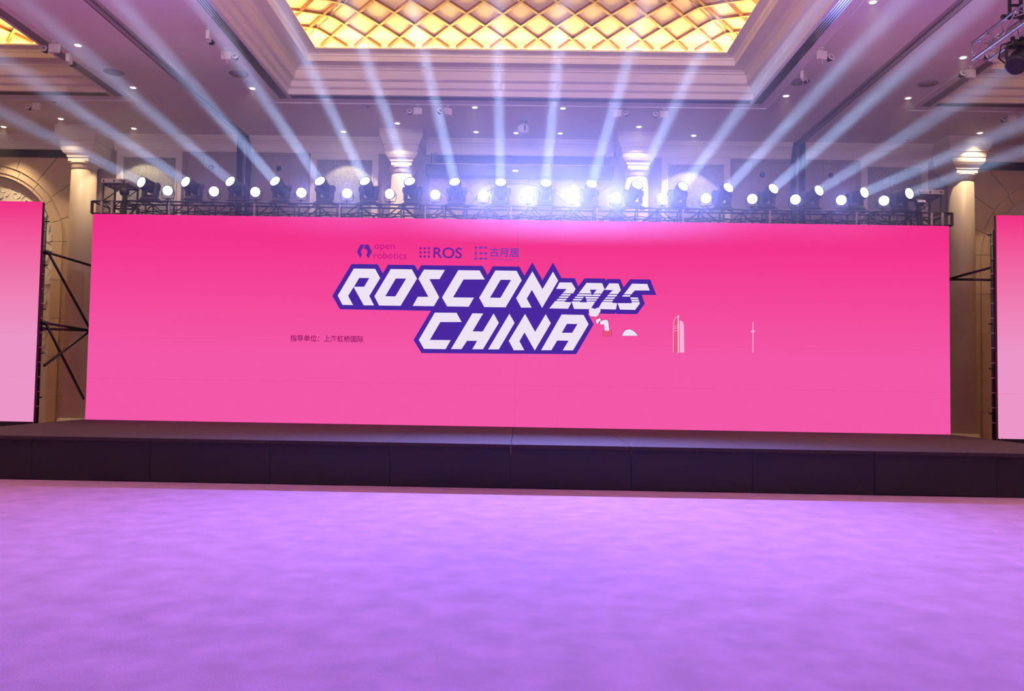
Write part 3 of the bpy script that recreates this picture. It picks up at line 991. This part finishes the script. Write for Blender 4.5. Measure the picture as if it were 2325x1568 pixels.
for a, b in ('cb', 'ba', 'ad', 'dg', 'gh', 'hi', 'if', 'fe'):
    polys += line(cl([nodes[a], nodes[b]]), 1.5)
shape('node_emblem', polys, E_GYH, 1, 'mauve emblem of linked dots')
text('古月居', 1111.5, 583.0, 21.5, E_GYH, 'partner_name', 67, bold=.02)
text('GYH.AI', 1128.5, 591.2, 4.6, E_GYH, 'partner_name', 34)
shape('partner_rule', line(cl([(1756, 250), (1824, 250)]), 1) + line(cl([(2036, 254), (2104, 254)]), 1), E_GYH, 1)
text('指导单位：上海虹桥国际', 659, 774.5, 15.0, E_PLUM, 'credit_line', 166, bold=.012)

# drawings on the screen: puffs of steam, bent pipe, domed lid, tower, spire
def grow(poly, d):
    cx, cy = sum(p[0] for p in poly) / len(poly), sum(p[1] for p in poly) / len(poly)
    return [(cx + (x - cx) * (1 + d / max(1, math.hypot(x - cx, y - cy))), cy + (y - cy) * (1 + d / max(1, math.hypot(x - cx, y - cy)))) for x, y in poly]


for nm, discs in (('steam_puff', [(1344, 706, 7), (1351, 710, 9), (1357, 705, 6.5), (1344, 712, 6.5)]), ('steam_puff', [(1357, 728, 4), (1361, 725.5, 3), (1356, 732, 2.5)])):
    shape(nm, [disc(x, y, r + 1) for x, y, r in discs], E_OUT, 1)
    shape(nm, [disc(x, y, r) for x, y, r in discs], E_WHITE, 4)
pipe = cb([(1290, 880), (1300, 862), (1370, 845), (1392, 852), (1402, 880), (1413, 990), (1355, 990), (1343, 905), (1310, 912), (1295, 900)])
shape('bent_pipe', [grow(pipe, 1.2)], E_OUT, 1)
shape('bent_pipe', [pipe], E_WHITE, 4, 'white bent pipe drawn with dark outline')
fl = cb([(1336, 995), (1440, 988), (1443, 1060), (1336, 1060)])
shape('pipe_collar', [grow(fl, 1)], E_OUT, 1)
shape('pipe_collar', [fl], E_ROSE, 4)
dome = [(1412, 762), (1415, 755), (1420, 749.5), (1427, 747), (1434, 748.5), (1441, 753), (1447, 760), (1448, 762)]
shape('domed_lid', [grow(dome, 1.2)], E_OUT, 1)
shape('domed_lid', [dome], E_WHITE, 4)
tower = [(1529, 800), (1529, 734), (1531, 726), (1536, 719), (1541, 716), (1544, 716), (1544, 800)]
tower2 = [(1544, 800), (1544, 728), (1549, 730), (1552, 736), (1553, 800)]
shape('drawn_tower', [tower], E_ROSE, 1)
shape('drawn_tower', [tower2], E_PALE, 1)
tl_ = line(tower[:-1], 1.2) + line(tower2, 1.2) + line([(1540, 800), (1540, 718)], 3)
for yy in (742, 747, 753):
    tl_ += line([(1529, yy), (1535, yy - 3), (1544, yy - 4), (1550, yy - 2), (1553, yy)], 1.0)
shape('tower_outline', tl_, E_PALE, 2)
shape('drawn_spire', line([(1709.6, 731), (1709.6, 800)], 1.8) + [disc(1709.6, 752.5, 4, 10, 2.2)] + line([(1705, 751), (1714, 751)], 2), E_PALE, 1, 'pale thin spire')

# ------------------------------------------------------------------ stage under the screens
root = empty('stage', (0, 16, 0))
tag(root, 'low dark stage under the LED wall', 'stage')
for k in range(10):
    MB().cbox(-9.6 + k * 1.92 + .003, -9.6 + (k + 1) * 1.92 - .003, -3.0, 3.4, .64, STAGE_Z, b=.006).build('stage_deck', M_STAGE, root)
    MB().box(-9.6 + k * 1.92 + .003, -9.6 + (k + 1) * 1.92 - .003, -2.97, -2.94, 0.01, .64).build('stage_skirt', M_BLACKP, root)
for sc_ in (side_l, side_r):
    MB().box(-2.7, 2.7, .0, .12, -SCR_B, 0).build('screen_plinth', M_BLACKP, sc_)

# ------------------------------------------------------------------ truss over the LED wall
TZ, TH, TY0, TY1 = 5.665, 0.40, 18.32, 18.70
root = empty('lighting_truss', (0, 18.5, TZ - TH))
tag(root, 'long black box truss carrying the stage lamps above the LED wall', 'truss')


def rel(mb, r):
    l = r.location
    mb.v = [(v[0] - l.x, v[1] - l.y, v[2] - l.z) for v in mb.v]
    return mb


TX0, TX1 = -8.97, 9.04
for y in (TY0, TY1):
    for z in (TZ, TZ - TH):
        rel(MB().tube((TX0, y, z), (TX1, y, z), .022, 8), root).build('chord', M_TRUSS, root)
nb = 37
dx = (TX1 - TX0) / nb
for k in range(nb + 1):
    x = TX0 + k * dx
    for y in (TY0, TY1):
        rel(MB().box(x - .014, x + .014, y - .014, y + .014, TZ - TH, TZ), root).build('upright', M_TRUSS, root)
        if k % 4 == 2:
            rel(MB().box(x + .045, x + .075, y - .018, y + .018, TZ - TH, TZ + .01), root).build('upright', M_STEEL, root)
    rel(MB().tube((x, TY0, TZ), (x, TY1, TZ), .012, 6), root).build('cross_bar', M_TRUSS, root)
    if k < nb:
        z0, z1 = (TZ, TZ - TH) if k % 2 else (TZ - TH, TZ)
        for y in (TY0, TY1):
            rel(MB().tube((x, y, z0), (x + dx, y, z1), .014, 6), root).build('diagonal', M_TRUSS, root)
# cable loom along the truss
cab = empty('cable_loom', (0, 18.5, TZ - .1))
tag(cab, 'black cables slung along inside the lamp truss', 'cable')
for q in range(4):
    pts = []
    for k in range(0, 150):
        x = TX0 + .2 + (TX1 - TX0 - .4) * k / 149
        pts.append((x, (q - 1.5) * .06, -.06 - .05 * abs(math.sin(k * .42 + q)) - .01 * q))
    MB().path(pts, .011, 5).build('cable', M_BLACK, cab)

# end towers with sleeve blocks
for s, xc_, lab in ((-1, -9.26, 'black truss tower with steel head at the left end of the lamp truss'), (1, 9.33, 'black truss tower with steel head at the right end of the lamp truss')):
    root = empty('truss_tower', (xc_, 18.5, STAGE_Z))
    tag(root, lab, 'truss tower', 'towers at the ends of the lamp truss')
    zt = 6.19 - STAGE_Z
    hw = .27
    for x in (-hw, hw):
        for y in (-hw, hw):
            MB().tube((x, y + .2, 0), (x, y + .2, zt - .1), .024, 8).build('leg', M_TRUSS, root)
    for z in [.3 + .52 * k for k in range(10)] + [zt - .12]:
        for a, b in (((-hw, -hw), (hw, -hw)), ((hw, -hw), (hw, hw)), ((hw, hw), (-hw, hw)), ((-hw, hw), (-hw, -hw))):
            MB().tube((a[0], a[1] + .2, z), (b[0], b[1] + .2, z), .015, 6).build('brace_bar', M_TRUSS, root)
    for k in range(10):
        z0, z1 = .3 + .52 * k, min(zt - .12, .3 + .52 * (k + 1))
        for y in (-hw, hw):
            MB().tube((-hw if k % 2 else hw, y + .2, z0), (hw if k % 2 else -hw, y + .2, z1), .013, 6).build('diagonal', M_TRUSS, root)
    MB().cbox(-.31, .31, -.12, .52, zt - .10, zt, b=.008).build('head_block', M_STEEL, root)
    for x in (-.24, .24, 0):
        MB().lathe([(.022, 0), (.022, .012)], 12, Matrix.Translation((x, -.12, zt - .05)) @ Matrix.Rotation(R(90), 4, 'X')).build('bolt', M_BLACK, root)
    zs = TZ - STAGE_Z
    xo = s * .10
    for z in (zs - .02, zs - .30):
        for y in (-.20, .6):
            MB().tube((xo - .34, y, z), (xo + .34, y, z), .022, 8).build('sleeve_bar', M_TRUSS, root)
        for x in (-.34, .34):
            MB().tube((xo + x, -.20, z), (xo + x, .6, z), .022, 8).build('sleeve_bar', M_TRUSS, root)
    for x in (-.34, -.12, .12, .34):
        MB().box(xo + x - .025, xo + x + .025, -.225, -.18, zs - .30, zs - .02).build('sleeve_plate', M_STEEL if abs(x) < .2 else M_TRUSS, root)
    for x in (-.34, .34):
        MB().box(xo + x - .02, xo + x + .02, .58, .62, zs - .30, zs - .02).build('sleeve_post', M_TRUSS, root)
    # chain motor beside the head
    mt = empty('chain_hoist', (xc_ - s * .30, 18.27, TZ + .02))
    tag(mt, 'black chain hoist hanging beside the tower at the %s end of the truss' % ('left' if s < 0 else 'right'), 'hoist', 'chain hoists by the towers')
    MB().lathe([(.05, -.09), (.095, -.07), (.105, 0), (.095, .07), (.05, .09)], 18, Matrix.Translation((0, 0, .19)) @ Matrix.Rotation(R(90), 4, 'Y')).build('motor_drum', M_BLACK, mt)
    MB().cbox(-.06, .06, -.06, .06, .26, .34, b=.01).build('hook_block', M_BLACK, mt)
    MB().path([(0, 0, .33), (.02 * s, 0, .40), (.08 * s, 0, .44)], .018).build('hook', M_BLACK, mt)
    MB().path([(.05, -.07, .12), (.08, -.08, .05), (.09, -.05, .0)], .008).build('loose_cable', M_BLACK, mt)
    MB().box(-.03, .03, -.03, .03, -.03, .10).build('clamp', M_BLACK, mt)
    if s > 0:
        MB().box(-.085, .085, -.115, -.10, .17, .215).build('label_strip', M_WHITE, mt)

# ------------------------------------------------------------------ moving heads
def haze_mat(name, density, g=0.3, sampling='EQUIANGULAR'):
    m = bpy.data.materials.new(name)
    m.use_nodes = True
    nt = m.node_tree
    nt.nodes.remove(nt.nodes['Principled BSDF'])
    v = nt.nodes.new('ShaderNodeVolumeScatter')
    v.inputs['Color'].default_value = (0.97, 0.98, 1, 1)
    v.inputs['Density'].default_value = density
    v.inputs['Anisotropy'].default_value = g
    nt.links.new(v.outputs[0], nt.nodes['Material Output'].inputs['Volume'])
    m.cycles.volume_sampling = sampling
    return m


M_HAZE = haze_mat('stage_haze', HAZE, 0.5)
COOL = (0.44, 0.60, 1.0)
WASH = (0.26, 0.29, 1.0)
M_BLENS = emit('beam_lens', (0.92, 0.96, 1.0), 6.0)
mh_base = MB().cbox(-.15, .15, -.12, .12, .015, .09, b=.02)
for s in (-1, 1):
    mh_base.add([(s * .13, -.10, .05), (s * .235, -.12, 0), (s * .235, .12, 0), (s * .13, .10, .05), (s * .13, -.10, .0), (s * .13, .10, .0)], [(0, 1, 2, 3), (4, 5, 2, 1), (0, 4, 1), (3, 2, 5), (0, 3, 5, 4)])
mh_base.box(-.03, .03, -.125, -.115, .035, .07)
mh_base = mh_base.mesh('base', M_BLACKP)
mh_disp = MB().box(-.028, .028, -.1235, -.12, .04, .068).mesh('display', mat('dim_display', (.10, .10, .14), .2))
yk = MB().cbox(-.175, .175, -.05, .05, .085, .135, b=.012)
for s in (-1, 1):
    a, b = sorted((s * .175, s * .118))
    yk.cbox(a, b, -.06, .06, .10, .36, b=.015)
    yk.lathe([(.07, 0), (.07, .03), (.05, .04)], 16, Matrix.Translation((s * .16, 0, .30)) @ Matrix.Rotation(s * R(90), 4, 'Y'))
mh_yoke = yk.mesh('yoke', M_BLACKP)
mh_head = MB().lathe([(.04, -.19), (.085, -.17), (.108, -.12), (.112, -.02), (.112, .10), (.118, .12), (.122, .22), (.116, .245), (.104, .25), (.102, .235)], 28, cap=True).mesh('head', M_BLACKP)
mh_fins = MB()
for k in range(6):
    mh_fins.lathe([(.114, -.10 + .025 * k), (.118, -.095 + .025 * k), (.114, -.09 + .025 * k)], 20, cap=False)
mh_fins = mh_fins.mesh('cooling_fins', M_BLACK)
mh_lens = MB().lathe([(.001, .246), (.06, .246), (.100, .240), (.100, .232), (.001, .232)], 28).mesh('lens', M_BLENS)
# lamp pixel, and a second pixel on the middle line of its beam
BEAM = [((326, 417), (217, 363)), ((429, 420), (171, 250)), ((531, 424), (330, 250)), ((630, 426), (476, 250)), ((732, 428), (611, 250)), ((834, 430), (747, 250)), ((935, 432), (870, 250)), ((1037, 434), (992, 250)),
        ((1139, 435), (1135, 250)), ((1240, 437), (1259, 250)), ((1342, 438), (1398, 250)), ((1444, 439), (1535, 250)), ((1546, 440), (1680, 262)), ((1648, 441), (1828, 250)), ((1748, 441), (1961, 250)), ((1850, 442), (2145, 256)),
        ((1952, 443), (2089, 384)), ((2055, 443), (2151, 407))]
YM = 18.5
for i, (l0, l1) in enumerate(BEAM):
    bx = -8.47 + i * 1.0096
    z0 = TZ + .022
    # aim: a point on the beam's middle line, in front of and above the lamp
    t = 200.0 / math.hypot((l1[0] - l0[0]), (l1[1] - l0[1]))
    pv = Vector((bx, YM, z0 + .30))
    a = P(l0[0], l0[1], Y=18.3)
    k = 200.0 / max(60.0, math.hypot(l1[0] - l0[0], l1[1] - l0[1]))
    tgt = P(l0[0] + (l1[0] - l0[0]) * k, l0[1] + (l1[1] - l0[1]) * k, Y=16.3)
    d = (tgt - a).normalized()
    pan = math.atan2(-d.x, d.y) + math.pi           # yoke front (-y) turned to the beam
    tilt = math.acos(max(-1, min(1, d.z)))
    root = empty('moving_head', (bx, YM, z0))
    tag(root, 'lit black moving head lamp on the truss, %s counted from the left end' % ORD[i], 'stage light', 'moving heads on the lamp truss')
    link('base', mh_base, root)
    link('display', mh_disp, root)
    link('yoke', mh_yoke, root, rot=(0, 0, pan))
    Mh = Matrix.Rotation(pan, 4, 'Z') @ Matrix.Rotation(tilt, 4, 'X')
    h = link('head', mh_head, root)
    h.matrix_local = Matrix.Translation((0, 0, .30)) @ Mh
    root.scale = (1.18, 1.18, 1.18)
    for nm, me in (('cooling_fins', mh_fins), ('lens', mh_lens)):
        link(nm, me, h)
    # real lamp: a narrow round source just before the lens
    L = bpy.data.lights.new('beam_lamp', 'AREA')
    L.shape = 'DISK'
    L.size = .20
    L.spread = R(4.6)
    L.energy = BEAM_W * (0.55 if i in (0, 17) else 0.75 if i in (1, 2, 15, 16) else 1.0)
    L.color = COOL
    lo = bpy.data.objects.new('beam_lamp', L)
    COL.objects.link(lo)
    lo.parent = h
    lo.matrix_local = Matrix.Translation((0, 0, .262)) @ Matrix.Rotation(math.pi, 4, 'X')

# wash lamps between the moving heads
M_WLENS = emit('wash_lens', (0.95, 0.97, 1.0), 12.0)
pc_body = MB().lathe([(.03, -.10), (.09, -.085), (.115, -.03), (.122, .02), (.122, .05), (.112, .055), (.108, .045)], 24).mesh('body', M_BLACK)
pc_cells = MB()
for q, (rr, n) in enumerate(((0, 1), (.045, 6), (.085, 12))):
    for k in range(n):
        t = 2 * math.pi * k / n
        pc_cells.lathe([(.021, .047), (.018, .056), (.008, .060), (.001, .061)], 8, Matrix.Translation((rr * math.cos(t), rr * math.sin(t), 0)), cap=False)
pc_cells.lathe([(.001, .048), (.108, .048), (.108, .04), (.001, .04)], 24)
pc_lens = pc_cells.mesh('lens', M_WLENS)
pc_lens_off = MB().lathe([(.001, .05), (.108, .048), (.108, .04), (.001, .04)], 24).mesh('lens', M_OFF)
br = MB().path([(-.14, 0, 0), (-.142, 0, -.09), (-.12, 0, -.175), (.12, 0, -.175), (.142, 0, -.09), (.14, 0, 0)], .010, 6)
pc_brk = br.mesh('bracket', M_BLACK)
pc_stand = MB().tube((0, 0, -.175), (0, 0, -.26), .018, 8).path([(-.1, 0, -.26), (0, 0, -.18), (.1, 0, -.26)], .008).mesh('stand', M_BLACK)
PAR = [(382, 434, .10), (487, 438, .15), (581, 438, .18), (684, 443, .5), (788, 446, .7), (886, 446, .2), (988, 449, 1.1), (1097, 451, 2.2), (1198, 449, 3.4), (1298, 452, 3.8), (1398, 455, 3.2), (1504, 455, 2.2), (1603, 458, 1.2), (1708, 457, .3), (1806, 458, .3), (1910, 459, .5), (2006, 459, .2)]
for i, (x, y, pw) in enumerate(PAR):
    p = P(x, y, Y=18.42)
    zg = TZ + .022
    root = empty('wash_light', (p.x, 18.42, zg))
    tag(root, 'glaring round LED wash lamp on the truss, %s counted from the left end' % ORD[i], 'stage light', 'wash lamps on the lamp truss')
    hz = max(.245, p.z - zg)
    aim = (CAM + Vector((0, 0, .5)) - Vector((p.x, 18.42, zg + hz))).normalized()
    if pw < .25:
        aim = (aim + Vector((-.28 if p.x < 0 else .2, 0, .05))).normalized()
    pan = math.atan2(-aim.x, aim.y) + math.pi
    tilt = math.acos(aim.z)
    b = link('body', pc_body, root)
    b.matrix_local = Matrix.Translation((0, 0, hz)) @ Matrix.Rotation(pan, 4, 'Z') @ Matrix.Rotation(tilt, 4, 'X')
    link('lens', pc_lens, b)
    k = link('bracket', pc_brk, root, (0, 0, hz), (0, 0, pan))
    s = link('stand', pc_stand, root, (0, 0, hz + (.26 - hz)))
    L = bpy.data.lights.new('wash_lamp', 'SPOT')
    L.energy = WASH_W * pw
    L.color = WASH
    L.spot_size = R(110)
    L.spot_blend = 1.0
    L.shadow_soft_size = .06
    lo = bpy.data.objects.new('wash_lamp', L)
    COL.objects.link(lo)
    lo.parent = b
    lo.matrix_local = Matrix.Translation((0, 0, .13)) @ Matrix.Rotation(math.pi, 4, 'X')

# ------------------------------------------------------------------ poles and braces between the screens
for s in (-1, 1):
    px = -10.03 if s < 0 else 9.955
    nm = 'left' if s < 0 else 'right'
    root = empty('screen_pole', (px, 17.05, 0))
    tag(root, 'dark scaffold pole behind the edge of the %s side screen' % nm, 'pole', 'poles behind the side screens')
    MB().tube((0, 0, 0), (0, 0, 5.02), .045, 12).build('tube', M_TRUSS, root)
    MB().tube((s * .10, 0.02, 0), (s * .10, 0.02, 4.98), .022, 8).build('tube', M_TRUSS, root)
    for k in range(13):
        z = 1.0 + .31 * k
        MB().lathe([(.048, 0), (.052, .01), (.048, .02)], 12, Matrix.Translation((0, 0, z)), cap=False).build('collar', M_STEEL, root)
        MB().tube((0, 0, z + .1), (s * .10, 0.02, z + .1), .012, 6).build('rung', M_TRUSS, root)
        if k % 3 == 0:
            MB().tube((-s * .03, -.02, z + .2), (-s * .12, -.03, z + .2), .014, 6).build('peg', M_BLACK, root)
    if s < 0:
        bars = [((105, 572), 17.05, (208, 603), 18.62), ((110, 574), 17.05, (203, 744), 18.62), ((98, 732), 17.05, (205, 750), 18.62), ((96, 746), 17.05, (205, 750), 18.62), ((104, 734), 17.05, (190, 905), 18.62), ((203, 752), 18.62, (100, 830), 17.05)]
    else:
        bars = [((2257, 605), 17.05, (2155, 633), 18.62), ((2257, 635), 17.05, (2155, 634), 18.62)]
    r2 = empty('cross_brace', (px, 17.05, 0))
    tag(r2, 'dark diagonal scaffold braces between %s side screen and LED wall' % nm, 'brace', 'braces between the screens')
    for a, ya, b, yb in bars:
        rel(MB().tube(P(*a, Y=ya), P(*b, Y=yb), .028, 8), r2).build('brace_tube', M_BLACK, r2)
        rel(MB().tube(P(*a, Y=ya) - Vector((.05, 0, 0)), P(*a, Y=ya) + Vector((.05, 0, 0)), .042, 8), r2).build('coupler', M_BLACK, r2)

# ------------------------------------------------------------------ silver truss with hanging moving head, near the ceiling
Y1, Y0 = 14.0, 8.0
pa = P(2207, 98, Y=Y1)
W = .29
root = empty('silver_truss', (pa.x, Y1, pa.z - W))
tag(root, 'silver aluminium truss hung under the ceiling at the right edge', 'truss')
for x in (0, W):
    for z in (0, W):
        MB().tube((x, 0, z), (x, Y0 - Y1, z), .025, 10).build('chord', M_SILVER, root)
nb = 14
st = (Y1 - Y0) / nb
for k in range(nb + 1):
    y = -k * st
    for a, b in (((0, 0), (W, 0)), ((W, 0), (W, W)), ((W, W), (0, W)), ((0, W), (0, 0))):
        if k in (0, nb) or k % 4 == 0:
            MB().tube((a[0], y, a[1]), (b[0], y, b[1]), .012, 6).build('brace', M_SILVER, root)
        if k < nb:
            p0, p1 = (a, b) if k % 2 else (b, a)
            MB().tube((p0[0], y, p0[1]), (p1[0], y - st, p1[1]), .011, 6).build('brace', M_SILVER, root)
hp = P(2285, 44, Y=13.0)
hg = empty('truss_hanger', (pa.x + W / 2, 13.0, pa.z))
tag(hg, 'dark ladder-like hanger holding the silver truss from the ceiling', 'hanger')
for x in (-.09, .09):
    MB().box(x - .02, x + .02, -.02, .02, -.03, ZC - pa.z).build('hanger_strap', M_TRUSS, hg)
for z in (.2, .45, .7):
    if z < ZC - pa.z:
        MB().box(-.09, .09, -.012, .012, z - .02, z + .02).build('rung', M_TRUSS, hg)
MB().box(-.22, .22, -.03, .03, -.01, .04).build('clamp_bar', M_TRUSS, hg)
c = P(2270, 108, Y=13.0)
root = empty('moving_head', (pa.x + W - .12, 13.0, pa.z - W - .10))
tag(root, 'unlit black moving head hanging under the silver truss', 'stage light')
dz = c.z - (pa.z - W - .03)
cx_ = c.x - (pa.x + W - .01)
MB().cbox(-.13, .13, -.1, .1, -.10, -.0, b=.02).build('base', M_BLACKP, root)
for s in (-1, 1):
    MB().path([(s * .10, 0, -.08), (s * .17, 0, -.12), (s * .175, 0, -.25), (s * .15, 0, -.32)], .03, 8).build('yoke_arm', M_BLACKP, root)
hh = MB().lathe([(.06, -.18), (.12, -.16), (.15, -.08), (.155, .08), (.165, .14), (.16, .20), (.13, .215)], 24, Matrix.Rotation(R(38), 4, 'Y') @ Matrix.Rotation(R(150), 4, 'X')).build('head', M_BLACKP, root)
hh.location = (0.02, 0, -.30)
MB().path([(-.10, -.05, -.02), (-.30, -.08, -.10), (-.33, -.05, -.30), (-.20, 0, -.36)], .012).build('cable', M_BLACK, root)
MB().path([(-.05, 0, -.03), (.05, -.5, -.02), (.08, -1.5, -.04), (.08, -4.5, -.03)], .02).build('cable', M_BLACK, root)
for x in (-.07, .07):
    MB().box(x - .02, x + .02, -.03, .03, -.01, .07).build('clamp', M_BLACK, root)

# ------------------------------------------------------------------ added front bar and spots, out of view, to brighten the mouldings
FY, FZ = 3.6, 7.5
root = empty('added_front_truss', (0, FY, FZ))
tag(root, 'added silver lighting truss across the hall over the audience, out of view', 'truss')
for y, z in ((-.12, 0), (.12, 0), (0, .2)):
    MB().tube((-6.2, y, z), (6.2, y, z), .022, 8).build('chord', M_SILVER, root)
for k in range(25):
    x = -6.0 + .5 * k
    for a, b in (((-.12, 0), (.12, 0)), ((.12, 0), (0, .2)), ((0, .2), (-.12, 0))):
        MB().tube((x, *a), (x + .25, *b), .01, 6).build('brace', M_SILVER, root)
for x in (-5.5, 0, 5.5):
    MB().tube((x, 0, .2), (x, 0, ZC - FZ + (1.5 if abs(x) < RX and YN < FY else 0)), .012, 6).build('hanger_cable', M_STEEL, root)
for i, x in enumerate((-5.0, -2.5, 0.0, 2.5, 5.0)):
    root = empty('added_front_spot', (x, FY, FZ - .03))
    tag(root, 'added front fill spotlight over the audience, %s counted from the left' % ORD[i], 'stage light', 'added fill spots over the audience')
    MB().box(-.02, .02, -.14, .14, -.06, .0).build('clamp', M_BLACK, root)
    MB().path([(-.12, 0, -.28), (-.12, 0, -.06), (.12, 0, -.06), (.12, 0, -.28)], .012).build('yoke', M_BLACK, root)
    d = (Vector((x * 1.9, 21.0, 6.9)) - Vector((x, FY, FZ - .3))).normalized()
    Mr = Matrix.Translation((0, 0, -.28)) @ d.to_track_quat('Z', 'Y').to_matrix().to_4x4()
    MB().lathe([(.05, -.3), (.10, -.27), (.11, -.05), (.085, .0), (.085, .28), (.10, .30), (.10, .34), (.085, .34)], 20, Mr).build('barrel', M_BLACK, root)
    L = bpy.data.lights.new('added_front_lamp', 'SPOT')
    L.energy = FRONT_W
    L.color = (1.0, 0.78, 0.80)
    L.spot_size = R(50)
    L.spot_blend = 0.6
    L.shadow_soft_size = .06
    lo = bpy.data.objects.new('added_front_lamp', L)
    COL.objects.link(lo)
    lo.parent = root
    lo.matrix_local = Mr @ Matrix.Translation((0, 0, .40)) @ Matrix.Rotation(math.pi, 4, 'X')

# ------------------------------------------------------------------ haze over the stage
hz = MB().box(-16.0, 16.0, 12.0, YW - .40, 4.6, ZC + .70).build('haze', M_HAZE)
tag(hz, 'thin stage haze hanging about the lamps', 'haze', kind='stuff')
